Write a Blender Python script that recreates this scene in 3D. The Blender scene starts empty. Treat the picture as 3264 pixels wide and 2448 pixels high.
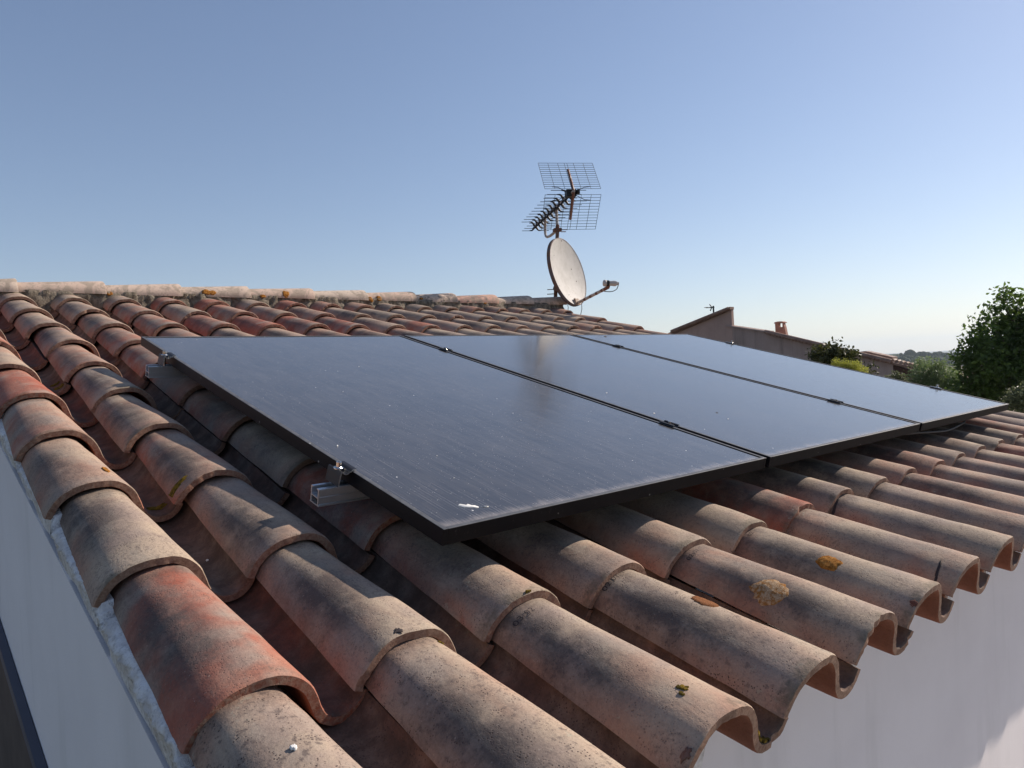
import bpy, math, random
from mathutils import Vector, Matrix, noise
R = math.radians
S = bpy.context.scene
COL = S.collection

# ------------------------------------------------------------------ camera
CAM = Vector((-0.70684, -0.98926, 0.25903))
RT = Vector((0.74825603, -0.66168813, -0.0477674))
UP = Vector((0.04836371, -0.0174037, 0.99867816))
FW = Vector((0.66164461, 0.74957717, -0.01897927))
FPX = 2331.43
cam = bpy.data.cameras.new('camera'); camo = bpy.data.objects.new('camera', cam); COL.objects.link(camo)
m = Matrix((RT, UP, -FW)).transposed().to_4x4(); m.translation = CAM
camo.matrix_world = m
cam.sensor_width = 36; cam.lens = 36 * FPX / 3264; cam.clip_start = 0.02; cam.clip_end = 30000
S.camera = camo

# ------------------------------------------------------------------ light
SUN = Vector((1.40, -0.300, 0.957)).normalized()      # towards the sun
el = math.asin(SUN.z); az = math.atan2(SUN.x, SUN.y)  # azimuth from +Y, clockwise
W = bpy.data.worlds.new('World'); S.world = W; W.use_nodes = True
nt = W.node_tree; nt.nodes.clear()
o_ = nt.nodes.new('ShaderNodeOutputWorld'); b_ = nt.nodes.new('ShaderNodeBackground'); s_ = nt.nodes.new('ShaderNodeTexSky')
s_.sky_type = 'NISHITA'; s_.sun_disc = False; s_.sun_elevation = el; s_.sun_rotation = az
s_.air_density = 1.0; s_.dust_density = 0.35; s_.ozone_density = 2.3; s_.altitude = 50
b_.inputs[1].default_value = 0.112
mxs = nt.nodes.new('ShaderNodeMix'); mxs.data_type = 'RGBA'; mxs.blend_type = 'MULTIPLY'; mxs.inputs[0].default_value = 1; mxs.inputs[7].default_value = (1.03, .985, 1.035, 1)
gm = nt.nodes.new('ShaderNodeGamma'); gm.inputs[1].default_value = .86; nt.links.new(s_.outputs[0], gm.inputs[0]); nt.links.new(gm.outputs[0], mxs.inputs[6]); nt.links.new(mxs.outputs[2], b_.inputs[0]); nt.links.new(b_.outputs[0], o_.inputs[0])
sl = bpy.data.lights.new('sun', 'SUN'); sl.energy = 4.7; sl.angle = R(0.55); sl.color = (1.0, 0.88, 0.76)
so = bpy.data.objects.new('sun', sl); COL.objects.link(so)
so.rotation_euler = (-SUN).to_track_quat('-Z', 'Y').to_euler()
S.view_settings.view_transform = 'Standard'; S.view_settings.look = 'None'
S.view_settings.exposure = 0.38; S.view_settings.gamma = 1
S.render.engine = 'CYCLES'

# ------------------------------------------------------------------ helpers
def ray(px, py): return RT * ((px - 1632) / FPX) - UP * ((py - 1224) / FPX) + FW
def at(px, py, depth): return CAM + ray(px, py) * depth
def onplane(px, py, ax, val):
    d = ray(px, py); return CAM + d * ((val - CAM[ax]) / d[ax])
TH = R(14.2946)
UV = Vector((1, 0, 0)); VV = Vector((0, math.cos(TH), math.sin(TH))); NN = Vector((0, -math.sin(TH), math.cos(TH)))
def rp(u, v, n): return UV * u + VV * v + NN * n          # roof frame -> world
RM = Matrix((UV, VV, NN)).transposed().to_4x4()
def onroof(px, py, n):
    d = ray(px, py); k = (n - CAM.dot(NN)) / d.dot(NN); p = CAM + d * k
    return p.dot(UV), p.dot(VV)
def onv(px, py, v):
    d = ray(px, py); k = (v - CAM.dot(VV)) / d.dot(VV); p = CAM + d * k
    return Vector((p.dot(UV), p.dot(VV), p.dot(NN)))

def tag(o, label=None, cat=None, group=None, kind=None):
    if label: o['label'] = label
    if cat: o['category'] = cat
    if group: o['group'] = group
    if kind: o['kind'] = kind
    return o
def empty(name, loc=(0, 0, 0)):
    o = bpy.data.objects.new(name, None); COL.objects.link(o); o.location = loc; o.empty_display_size = .05; return o
def link(name, me, parent=None):
    o = bpy.data.objects.new(name, me); COL.objects.link(o)
    if parent: o.parent = parent
    return o

class MB:
    def __init__(s): s.v = []; s.f = []; s.mi = []; s.sm = []
    def add(s, vs, fs, mi=0, sm=False):
        b = len(s.v); s.v += [tuple(x) for x in vs]
        for f in fs: s.f.append([b + i for i in f]); s.mi.append(mi); s.sm.append(sm)
    def box(s, a, b, mi=0, M=None):
        x0, y0, z0 = a; x1, y1, z1 = b
        vs = [Vector(p) for p in ((x0,y0,z0),(x1,y0,z0),(x1,y1,z0),(x0,y1,z0),(x0,y0,z1),(x1,y0,z1),(x1,y1,z1),(x0,y1,z1))]
        if M: vs = [M @ p for p in vs]
        s.add(vs, [(0,3,2,1),(4,5,6,7),(0,1,5,4),(1,2,6,5),(2,3,7,6),(3,0,4,7)], mi)
    def rbox(s, a, b, mi=0): s.box(a, b, mi, RM)
    def tube(s, pts, r, n=8, mi=0, cap=True, sm=True):
        pts = [Vector(p) for p in pts]; rs = r if isinstance(r, (list, tuple)) else [r] * len(pts)
        vs = []; fs = []; prev = None
        for i, p in enumerate(pts):
            t = (pts[min(i+1, len(pts)-1)] - pts[max(i-1, 0)]).normalized()
            if prev is None:
                a = Vector((0,0,1)) if abs(t.z) < .9 else Vector((1,0,0)); x = t.cross(a).normalized()
            else: x = (prev - t * prev.dot(t)).normalized()
            prev = x; y = t.cross(x)
            for k in range(n):
                c = 2*math.pi*k/n; vs.append(p + (x*math.cos(c) + y*math.sin(c)) * rs[i])
        for i in range(len(pts)-1):
            for k in range(n):
                fs.append((i*n+k, i*n+(k+1)%n, (i+1)*n+(k+1)%n, (i+1)*n+k))
        s.add(vs, fs, mi, sm)
        if cap:
            L = len(pts)
            s.add(vs[:n], [tuple(range(n))[::-1]], mi); s.add(vs[(L-1)*n:], [tuple(range(n))], mi)
    def prism(s, poly, d, mi=0, endmi=None):      # poly of Vectors extruded by d
        n = len(poly); a = [Vector(p) for p in poly]; b = [p + d for p in a]
        s.add(a + b, [(i, (i+1) % n, n+(i+1) % n, n+i) for i in range(n)], mi)
        s.add(a, [tuple(range(n))[::-1]], mi if endmi is None else endmi); s.add(b, [tuple(range(n))], mi if endmi is None else endmi)
    def mesh(s, name, mats, fix=True):
        me = bpy.data.meshes.new(name); me.from_pydata(s.v, [], s.f)
        for mt in (mats if isinstance(mats, (list, tuple)) else [mats]): me.materials.append(mt)
        me.polygons.foreach_set('material_index', s.mi); me.polygons.foreach_set('use_smooth', s.sm)
        me.validate(); me.update()
        if fix:
            import bmesh
            bm = bmesh.new(); bm.from_mesh(me); bmesh.ops.recalc_face_normals(bm, faces=bm.faces); bm.to_mesh(me); bm.free()
        return me
    def build(s, name, mats, parent=None, fix=True): return link(name, s.mesh(name, mats, fix), parent)

# ------------------------------------------------------------------ materials
class NT:
    def __init__(s, name):
        s.m = bpy.data.materials.new(name); s.m.use_nodes = True; s.t = s.m.node_tree; s.t.nodes.clear()
        s.out = s.n('OutputMaterial'); s.b = s.n('BsdfPrincipled'); s.l(s.b.outputs[0], s.out.inputs[0])
        s.tc = s.n('TexCoord')
    def n(s, t, **k):
        x = s.t.nodes.new('ShaderNode' + t)
        for a, v in k.items(): setattr(x, a, v)
        return x
    def l(s, a, b): s.t.links.new(a, b)
    def put(s, sock, v):
        if hasattr(v, 'links'): s.l(v, sock)
        else: sock.default_value = v
    def math(s, op, a, b=0., c=0., clamp=False):
        x = s.n('Math', operation=op, use_clamp=clamp); s.put(x.inputs[0], a); s.put(x.inputs[1], b); s.put(x.inputs[2], c); return x.outputs[0]
    def vmath(s, op, a, b):
        x = s.n('VectorMath', operation=op); s.put(x.inputs[0], a); s.put(x.inputs[1], b); return x.outputs[0]
    def mix(s, f, a, b, bt='MIX'):
        x = s.n('Mix', data_type='RGBA', blend_type=bt); s.put(x.inputs[0], f)
        s.put(x.inputs[6], a if hasattr(a, 'links') else (*a, 1)); s.put(x.inputs[7], b if hasattr(b, 'links') else (*b, 1)); return x.outputs[2]
    def noise(s, vec, scale, det=4, rough=.55, dist=0.):
        x = s.n('TexNoise'); s.put(x.inputs['Vector'], vec); x.inputs['Scale'].default_value = scale; x.inputs['Detail'].default_value = det
        x.inputs['Roughness'].default_value = rough; x.inputs['Distortion'].default_value = dist; return x.outputs[0]
    def vor(s, vec, scale, out=0, feat='F1'):
        x = s.n('TexVoronoi', feature=feat); s.put(x.inputs['Vector'], vec); x.inputs['Scale'].default_value = scale; return x.outputs[out]
    def ramp(s, v, a, b, lo=0., hi=1., sm=True):
        x = s.n('MapRange', interpolation_type='SMOOTHSTEP' if sm else 'LINEAR'); s.put(x.inputs[0], v)
        for i, q in enumerate((a, b, lo, hi)): s.put(x.inputs[i+1], q)
        return x.outputs[0]
    def scale(s, vec, sc, loc=(0,0,0)):
        x = s.n('Mapping'); s.put(x.inputs[0], vec); x.inputs['Scale'].default_value = sc; x.inputs['Location'].default_value = loc; return x.outputs[0]
    def bump(s, h, dist, st=1.):
        x = s.n('Bump'); s.put(x.inputs['Height'], h); x.inputs['Distance'].default_value = dist; x.inputs['Strength'].default_value = st
        s.l(x.outputs[0], s.b.inputs['Normal']); return x
    def set(s, **k):
        for a, v in k.items():
            nm = {'col': 'Base Color', 'rough': 'Roughness', 'metal': 'Metallic', 'spec': 'Specular IOR Level', 'ior': 'IOR'}[a]
            if a == 'col' and not hasattr(v, 'links'): v = (*v, 1)
            s.put(s.b.inputs[nm], v)
        return s

def simple(name, col, rough=.6, metal=0., var=.12, sc=20., spec=.4):
    t = NT(name); f = t.noise(t.tc.outputs['Object'], sc, 5)
    a = tuple(c * (1 - var) for c in col); b = tuple(min(1, c * (1 + var)) for c in col)
    t.set(col=t.mix(f, a, b), rough=rough, metal=metal, spec=spec); return t.m

def clay(name, ridge=False):
    """weathered terracotta: colour.r = redness, .g = soot band strength, .b = speckle"""
    t = NT(name); oi = t.n('ObjectInfo'); P = t.tc.outputs['Object']
    off = t.vmath('SCALE', oi.outputs['Location'], (0,0,0))
    rnd = t.math('MULTIPLY', oi.outputs['Random'], 37.0)
    cv = t.n('CombineXYZ'); t.l(rnd, cv.inputs[0]); t.l(t.math('MULTIPLY', rnd, 1.7), cv.inputs[1]); t.l(rnd, cv.inputs[2])
    Q = t.vmath('ADD', P, cv.outputs[0])
    sx = t.n('SeparateXYZ'); t.l(P, sx.inputs[0]); x, y, z = sx.outputs
    sc = t.n('SeparateColor'); t.l(oi.outputs['Color'], sc.inputs[0]); cr, cg, cb = sc.outputs
    big = t.noise(Q, 6, 3); med = t.noise(Q, 22, 5, .6); grain = t.noise(Q, 300, 4, .8); fine = t.noise(Q, 140, 4, .65)
    # redness: whole-tile redness + pink towards the flanks + blotches
    flank = t.ramp(z, -.012, -.07)
    red = t.math('ADD', t.math('MULTIPLY', cr, 1.15), t.math('MULTIPLY', flank, .42))
    red = t.math('ADD', red, t.ramp(big, .35, .75, -.22, .3), clamp=True)
    red = t.math('MULTIPLY', red, t.ramp(med, .25, .6, .75, 1.0))
    base = t.mix(red, (.44, .345, .255), (.35, .105, .065))
    pink = t.mix(t.ramp(t.noise(Q, 9, 3), .42, .68), base, (.345, .265, .215)); 
    # soot: elongated smoky patch on the flank, off centre
    mx = t.math('ABSOLUTE', t.math('ADD', x, t.math('ADD', t.math('MULTIPLY', big, -.05), .075)))
    my = t.math('ABSOLUTE', t.math('SUBTRACT', y, t.math('ADD', .19, t.math('MULTIPLY', t.math('SUBTRACT', oi.outputs['Random'], .5), .16))))
    sm = t.math('MULTIPLY', t.ramp(mx, .068, .004), t.ramp(my, .235, .02))
    sm = t.math('MULTIPLY', sm, t.ramp(med, .2, .62, .45, 1.15))
    sm = t.math('ADD', sm, t.math('MULTIPLY', t.ramp(fine, .45, .8), t.math('MULTIPLY', sm, .6)))
    sm = t.math('MULTIPLY', sm, cg, clamp=True)
    c = t.mix(t.math('MULTIPLY', sm, .86, clamp=True), pink, (.062, .053, .052))
    # grey bloom on top
    c = t.mix(t.math('MULTIPLY', t.ramp(t.noise(t.scale(Q, (1, .35, 1)), 30, 4), .45, .75), t.math('SUBTRACT', .38, t.math('MULTIPLY', cr, .3)), clamp=True), c, (.33, .295, .245))
    # streaks of grime running down the tile
    st = t.noise(t.scale(Q, (1, .12, 1)), 95, 4, .6)
    c = t.mix(t.math('MULTIPLY', t.ramp(st, .52, .78), .35), c, (.13, .10, .085))
    # pores, dark crumbs and pale grains
    sp = t.vor(Q, 230); spm = t.math('MULTIPLY', t.ramp(sp, .34, .16), t.ramp(t.noise(Q, 40, 3), .42, .66))
    c = t.mix(t.math('MULTIPLY', spm, t.math('ADD', .25, cb), clamp=True), c, (.075, .052, .045))
    blo = t.ramp(t.noise(Q, 75, 5, .75), .545, .64)
    c = t.mix(t.math('MULTIPLY', blo, t.math('MULTIPLY', cb, .72), clamp=True), c, (.085, .066, .062))
    c = t.mix(t.math('MULTIPLY', t.ramp(t.noise(Q, 190, 4, .8), .50, .62), t.ramp(t.noise(Q, 11, 3), .35, .7, .12, .6)), c, (.13, .095, .08))
    c = t.mix(t.math('MULTIPLY', t.ramp(t.noise(Q, 210, 3, .7), .62, .74), .38), c, (.46, .40, .34))
    # damp grime where tiles overlap, crust along the lip
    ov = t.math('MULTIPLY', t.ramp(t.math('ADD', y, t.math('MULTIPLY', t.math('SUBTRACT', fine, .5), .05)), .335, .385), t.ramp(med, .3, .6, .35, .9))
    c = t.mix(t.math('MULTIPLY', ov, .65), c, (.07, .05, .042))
    lp = t.math('MULTIPLY', t.ramp(t.math('ADD', y, t.math('MULTIPLY', t.math('SUBTRACT', fine, .5), .05)), .030, .004), t.ramp(t.noise(Q, 13, 4), .48, .6))
    c = t.mix(t.math('MULTIPLY', lp, .6), c, (.10, .085, .06))
    # thin lichen colonies
    lc = t.math('MULTIPLY', t.ramp(t.noise(Q, 60, 5, .75), .60, .64), t.ramp(t.noise(Q, 5, 2), .56, .66))
    c = t.mix(t.math('MULTIPLY', lc, .55), c, (.34, .33, .26))
    # darker brown along the valley channel
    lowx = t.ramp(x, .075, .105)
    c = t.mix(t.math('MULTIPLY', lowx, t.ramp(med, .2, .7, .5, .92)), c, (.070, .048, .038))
    # unglazed clay: cut ends and underside
    sn = t.n('SeparateXYZ'); t.l(t.tc.outputs['Normal'], sn.inputs[0])
    endf = t.ramp(sn.outputs[1], -.55, -.75); und = t.ramp(sn.outputs[2], -.15, -.3)
    c = t.mix(endf, c, t.mix(t.ramp(fine, .3, .7), t.mix(cr, (.20, .115, .08), (.24, .07, .04)), (.31, .20, .145)))
    c = t.mix(t.math('MULTIPLY', t.math('MULTIPLY', und, t.math('SUBTRACT', 1., endf)), .85), c, t.mix(med, (.29, .090, .048), (.20, .062, .034)))
    g = t.mix(t.math('MULTIPLY', grain, 1.), (.62, .61, .60), (1.36, 1.36, 1.36)); c = t.mix(1., c, g, 'MULTIPLY')
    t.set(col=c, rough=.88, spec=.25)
    h = t.math('ADD', t.math('MULTIPLY', grain, .5), t.math('ADD', fine, t.math('MULTIPLY', med, 1.5)))
    h = t.math('ADD', h, t.math('MULTIPLY', spm, -.6))
    t.bump(h, .0011, .75)
    return t.m
M_CLAY = clay('weathered_clay')

def ridge_clay():
    t = NT('ridge_clay'); oi = t.n('ObjectInfo'); P = t.tc.outputs['Object']
    rnd = t.math('MULTIPLY', oi.outputs['Random'], 31.0); cv = t.n('CombineXYZ'); t.l(rnd, cv.inputs[0]); t.l(rnd, cv.inputs[1])
    Q = t.vmath('ADD', P, cv.outputs[0]); sc = t.n('SeparateColor'); t.l(oi.outputs['Color'], sc.inputs[0])
    base = t.mix(sc.outputs[0], (.58, .48, .385), (.52, .28, .21))
    base = t.mix(t.math('MULTIPLY', t.ramp(t.noise(Q, 14, 5, .6, 1.5), .45, .60), .75), base, (.33, .27, .21))
    base = t.mix(t.math('MULTIPLY', t.ramp(t.noise(Q, 30, 5, .7, 2.5), .56, .64), .5), base, (.17, .13, .11))
    dk = t.math('MULTIPLY', t.ramp(t.noise(Q, 12, 6, .7, 2.5), .52, .62), sc.outputs[1])
    base = t.mix(dk, base, (.14, .12, .11))
    base = t.mix(t.math('MULTIPLY', t.ramp(t.noise(Q, 130, 4, .7), .58, .72), .5), base, (.2, .14, .11))
    t.set(col=base, rough=.9, spec=.2); t.bump(t.noise(Q, 160, 5, .7), .0015, .6); return t.m
M_RIDGE = ridge_clay()

def mortar(name, a, b, cr=.004):
    t = NT(name); P = t.tc.outputs['Object']; n1 = t.noise(P, 28, 6, .7); n2 = t.noise(P, 120, 5, .7)
    c = t.mix(t.ramp(n1, .35, .65), a, b); c = t.mix(t.math('MULTIPLY', t.ramp(n2, .5, .7), .6), c, tuple(q * .4 for q in a))
    t.set(col=c, rough=.95, spec=.15); t.bump(t.math('ADD', n1, n2), cr, .9); return t.m
M_MORTAR = mortar('ridge_mortar', (.15, .125, .095), (.30, .255, .20), .012)
M_WMORTAR = mortar('white_mortar', (.60, .56, .54), (.82, .79, .77), .006)
M_RAIL = None
def render_wall():
    t = NT('white_render'); P = t.tc.outputs['Object']
    a = t.noise(P, 2.2, 5, .6); b = t.noise(t.scale(P, (1, 1, .15)), 7, 5, .6); g = t.noise(P, 260, 4, .7)
    c = t.mix(t.ramp(a, .3, .7), (.82, .775, .775), (.76, .715, .715)); c = t.mix(t.math('MULTIPLY', t.ramp(b, .52, .72), .3), c, (.60, .57, .55))
    sp = t.vor(P, 55); c = t.mix(t.math('MULTIPLY', t.ramp(sp, .06, .03), .45), c, (.45, .44, .44))
    t.set(col=c, rough=.92, spec=.2); t.bump(t.math('ADD', g, t.math('MULTIPLY', a, 2.)), .0012, .5); return t.m
M_WALL = render_wall()

def glass():
    t = NT('panel_glass'); P = t.tc.outputs['Object']; sx = t.n('SeparateXYZ'); t.l(P, sx.inputs[0]); x, y, z = sx.outputs
    # cell pinstripes, run along the slope
    ln = t.math('SINE', t.math('MULTIPLY', x, 2*math.pi/.0078)); lnm = t.math('MULTIPLY', t.ramp(ln, .2, 1.), t.ramp(t.noise(t.scale(P, (1, .08, 1)), 60, 4), .35, .65))
    streak = t.noise(t.scale(P, (1, .06, 1)), 170, 5, .7)
    cells = t.math('SINE', t.math('MULTIPLY', y, 2*math.pi/.091))
    c = t.mix(t.math('MULTIPLY', lnm, 1.), (.008, .009, .013), (.070, .072, .078))
    c = t.mix(t.ramp(cells, .992, 1., 0, .6), c, (.02, .022, .03))
    # dust film, thicker along the lower frame
    n = t.noise(P, 5, 6, .65); n2 = t.noise(P, 38, 5, .7)
    film = t.math('ADD', t.ramp(n, .3, .75, .04, .09), t.math('MULTIPLY', t.ramp(streak, .45, .75), .10))
    yl = t.math('ADD', y, t.math('MULTIPLY', t.math('SUBTRACT', t.noise(t.scale(P, (1, .3, 1)), 26, 5, .7), .5), .075))
    edge = t.ramp(yl, .038, .002); film = t.math('ADD', film, t.math('MULTIPLY', edge, .42), clamp=True)
    # specks
    v = t.vor(P, 60); vc = t.n('TexVoronoi'); t.l(P, vc.inputs['Vector']); vc.inputs['Scale'].default_value = 60
    s2 = t.n('SeparateColor'); t.l(vc.outputs['Color'], s2.inputs[0])
    spk = t.math('MULTIPLY', t.math('LESS_THAN', v, t.math('MULTIPLY', s2.outputs[1], .12)), t.math('GREATER_THAN', s2.outputs[0], .95))
    v3 = t.n('TexVoronoi'); t.l(P, v3.inputs['Vector']); v3.inputs['Scale'].default_value = 320
    s3 = t.n('SeparateColor'); t.l(v3.outputs['Color'], s3.inputs[0])
    spk2 = t.math('MULTIPLY', t.math('LESS_THAN', v3.outputs[0], .28), t.math('GREATER_THAN', s3.outputs[0], .965))
    c = t.mix(film, c, (.42, .375, .34))
    c = t.mix(t.math('MAXIMUM', spk, t.math('MULTIPLY', spk2, .45)), c, (.72, .72, .70))
    rough = t.math('ADD', t.ramp(n2, .3, .7, .10, .15), t.math('MULTIPLY', film, .3), clamp=True)
    t.set(col=c, rough=rough, spec=.5, ior=1.52); t.b.inputs['Specular Tint'].default_value = (1, .93, .84, 1); t.b.inputs['Sheen Weight'].default_value = .10; t.b.inputs['Sheen Roughness'].default_value = .35; t.b.inputs['Sheen Tint'].default_value = (1, .92, .82, 1); t.b.inputs['Coat Tint'].default_value = (1, .97, .93, 1); t.b.inputs['Coat Weight'].default_value = .42; t.b.inputs['Coat IOR'].default_value = 1.6; t.put(t.b.inputs['Coat Roughness'], rough)
    t.bump(t.math('ADD', streak, t.math('MULTIPLY', n2, .6)), .00025, .35); return t.m
M_GLASS = glass()
def frame_m():
    t = NT('black_anodised_frame'); P = t.tc.outputs['Object']; n = t.noise(P, 30, 6, .7); s = t.noise(t.scale(P, (1, 1, .2)), 210, 4, .7)
    sn = t.n('SeparateXYZ'); t.l(t.tc.outputs['Normal'], sn.inputs[0])
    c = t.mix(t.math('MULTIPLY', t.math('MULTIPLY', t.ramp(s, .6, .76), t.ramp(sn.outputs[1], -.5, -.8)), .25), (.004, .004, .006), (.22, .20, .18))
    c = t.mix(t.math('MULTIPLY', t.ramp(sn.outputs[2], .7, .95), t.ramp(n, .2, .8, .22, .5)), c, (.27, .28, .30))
    v = t.n('TexVoronoi'); t.l(P, v.inputs['Vector']); v.inputs['Scale'].default_value = 110
    s2 = t.n('SeparateColor'); t.l(v.outputs['Color'], s2.inputs[0])
    sp = t.math('MULTIPLY', t.math('LESS_THAN', v.outputs[0], .3), t.math('GREATER_THAN', s2.outputs[0], .965)); c = t.mix(t.math('MULTIPLY', sp, t.ramp(n, .5, .6)), c, (.3, .29, .27))
    t.set(col=c, rough=.5, spec=.18); return t.m
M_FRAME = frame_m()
M_LIPSHADOW_BACK = simple('lip_shadow_and_back', (.004, .004, .005), .8, spec=.1)  # black for the painted lip shadow strip and the panel back
M_ALU = simple('raw_aluminium', (.62, .63, .65), .38, .9, .08, 60)
M_STEEL = simple('stainless_steel', (.70, .68, .64), .22, 1., .06, 80)
M_BLACKMET = simple('black_clamp', (.018, .017, .019), .45, .2, .2, 60)
M_CABLE = simple('grey_cable', (.055, .055, .055), .6)
M_BLACKCABLE = simple('black_cable', (.02, .02, .02), .6)
def lichen(name, a, b):
    t = NT(name); P = t.tc.outputs['Object']; n = t.noise(P, 110, 6, .8); 
    t.set(col=t.mix(t.ramp(n, .4, .6), a, b), rough=.95, spec=.1); t.bump(n, .003, 1.); return t.m
M_LICHEN = lichen('orange_lichen', (.20, .075, .012), (.42, .19, .045))
M_LICHEN2 = lichen('pale_lichen', (.27, .12, .03), (.46, .33, .21))
M_MOSS = lichen('mustard_moss', (.075, .055, .012), (.22, .14, .018))
M_RUSTL = lichen('rusty_stain', (.20, .085, .035), (.26, .11, .05))
M_BIRD = simple('bird_dropping', (.75, .74, .70), .8, 0, .2, 300)
M_INK = simple('stamp_ink', (.04, .03, .03), .9)
def rusty(name, a, b, sc=25, metal=.3):
    t = NT(name); P = t.tc.outputs['Object']; n = t.noise(P, sc, 6, .75)
    t.set(col=t.mix(t.ramp(n, .4, .62), a, b), rough=t.ramp(n, .4, .6, .5, .9), metal=0, spec=.3); t.bump(n, .001, .5); return t.m
M_MAST = rusty('rusted_mast', (.15, .11, .09), (.16, .065, .035), 18)
M_RBAR = rusty('rusted_bar', (.16, .09, .07), (.14, .05, .03), 40)
M_GALV = rusty('weathered_galvanised', (.42, .40, .38), (.30, .24, .20), 30)
M_WIRE = simple('dark_wire', (.03, .045, .05), .5, .3)
M_PLASTIC = simple('black_plastic', (.012, .012, .013), .5)
M_GREYPL = simple('grey_plastic', (.42, .40, .38), .5)

# ------------------------------------------------------------------ roof tiles
PITCH = .2376; COURSE = .3799; U0 = -.5976; V0 = -.4951; CREST = -.087
PROF = [(-.1000,-.0665),(-.0895,-.043),(-.073,-.0235),(-.050,-.0085),(-.024,-.0015),(0,0),(.024,-.0035),(.046,-.015),(.064,-.0345),(.075,-.057),(.0825,-.077),(.094,-.0915),(.110,-.0985),(.126,-.0965),(.139,-.087),(.1465,-.073)]
def catmull(P, k):
    out = []
    for i in range(len(P)-1):
        p0 = Vector(P[max(i-1,0)]); p1 = Vector(P[i]); p2 = Vector(P[i+1]); p3 = Vector(P[min(i+2,len(P)-1)])
        for j in range(k):
            t = j/k; out.append(.5*((2*p1)+(-p0+p2)*t+(2*p0-5*p1+4*p2-p3)*t*t+(-p0+3*p1-3*p2+p3)*t**3))
    out.append(Vector(P[-1])); return out
PC = catmull([Vector(p) for p in PROF], 3)
def pnorm(C, i):
    a = C[max(i-1,0)]; b = C[min(i+1,len(C)-1)]; t = (b-a).normalized(); return Vector((-t.y, t.x))
PN = [pnorm(PC, i) for i in range(len(PC))]
TLEN = .45; DROP = .0215; THK = .0162
def surf(i, y, d=0.):     # profile index, distance from the lip, offset above the surface
    s = y / COURSE; q = PC[i] + PN[i] * (d - DROP * s); return Vector((q.x, y, q.y))
def surf_x(x, y, d=0.):   # by local x
    best = 0
    for i in range(len(PC)-1):
        a = surf(i, y, 0); b = surf(i+1, y, 0)
        if a.x <= x <= b.x or i == 0 and x < a.x:
            f = max(0, min(1, (x-a.x)/max(1e-6, b.x-a.x))); return surf(i, y, d).lerp(surf(i+1, y, d), f)
    return surf(len(PC)-1, y, d)
def tile_mesh(seed):
    ys = [0, .0025, .006, .02, .05, .09, .14, .19, .24, .29, .34, .39, TLEN]
    n = len(PC); mb = MB(); vs = []
    def nz(i, y, am, off): return am * noise.noise(Vector((PC[i].x*22 + seed*7.3, y*9 + off, seed*3.1)))
    for side in (0, 1):
        for j, y in enumerate(ys):
            for i in range(n):
                d = -THK if side else 0.
                if j == 0: d += (-.0022 if side == 0 else .0015)
                elif j == 1: d += (-.0005 if side == 0 else .0003)
                w = nz(i, y, .0026, 0) + .0006*noise.noise(Vector((PC[i].x*130, y*130, seed)))
                p = surf(i, y, d + w)
                if j < 3: p.y += .0045*noise.noise(Vector((PC[i].x*16+seed, 3.3, seed*2.))) + .0012*noise.noise(Vector((PC[i].x*150+seed, side*5., seed)))
                if j < 3:
                    ch = noise.noise(Vector((PC[i].x*85+seed*17.7, seed*29.1, seed*3.3))) - .40
                    if ch > 0: p.y += ch*.022*(1, .6, .2)[j]
                if i == 0: p.z += .002*noise.noise(Vector((y*40, seed, 1.)))
                vs.append(p)
    m_ = len(ys); fs = []
    for j in range(m_-1):
        for i in range(n-1):
            a = j*n+i; fs.append((a, a+1, a+n+1, a+n)); b = m_*n + a; fs.append((b, b+n, b+n+1, b+1))
    for i in range(n-1):
        fs.append((i, m_*n+i, m_*n+i+1, i+1)); a = (m_-1)*n+i; fs.append((a, a+1, m_*n+a+1, m_*n+a))
    for j in range(m_-1):
        a = j*n; fs.append((a, a+n, m_*n+a+n, m_*n+a)); a = j*n+n-1; fs.append((a, m_*n+a, m_*n+a+n, a+n))
    mb.add(vs, fs, 0, True); me = mb.mesh('roof_tile', M_CLAY); me.set_sharp_from_angle(angle=R(42)); return me
TM = [tile_mesh(k+1) for k in range(9)]
RED = {(1,1):.85,(1,5):.95,(1,4):.35,(1,3):.25,(1,7):.9,(2,7):.35,(2,6):.45,(3,1):.22,(2,0):.12,(1,0):.1,(3,0):.12,(4,0):.0,(5,0):.18,(6,0):.0,(7,0):.15,(8,0):.05,
 (4,1):.05,(5,1):.05,(6,1):.02,(7,1):.75,(8,1):.1,(9,1):.0,(10,1):.38,(11,1):.62,(12,1):.12,(13,1):.05,(14,1):.0,(3,2):.95,(2,1):.1,(2,2):.22,(1,2):.03,(2,3):.4,(2,4):.2,(2,5):.1,(1,6):.2,
 (3,7):.6,(3,8):.3,(4,8):.55,(4,9):.45,(5,8):.75,(6,8):.85,(7,8):.8,(8,8):.9,(5,9):.1,(6,9):.6,(7,9):.3,(3,10):.05,(4,10):.15,(5,10):.8,(6,10):.85,(7,10):.1,(8,10):.95,(9,8):.2,(10,8):.75,(9,9):.1,(2,8):.15,(2,9):.1,(3,9):.15,(2,10):.1,(11,8):.25,(12,8):.15}
SOOT = {(1,1):.95,(1,2):1.,(2,1):1.,(2,2):.9,(2,3):1.,(3,0):.95,(2,0):1.,(1,0):.6,(4,0):1.,(5,0):.95,(6,0):.8,(3,1):.6,(4,1):.7,(1,3):.75,(1,5):.1,(1,4):.5,(2,4):.9,(2,5):.8}
SPK = {(1,0):1.,(2,0):.85,(4,0):.75,(5,0):.5,(3,1):.45,(2,1):.35,(1,1):.15,(3,0):.3,(4,1):.5}
DU = {11:-.015, 12:-.03, 13:-.032, 14:-.036, 15:-.034, 16:-.034, 17:-.034, 18:-.034, 10:-.01, 6:-.012, 7:-.006}
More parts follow.
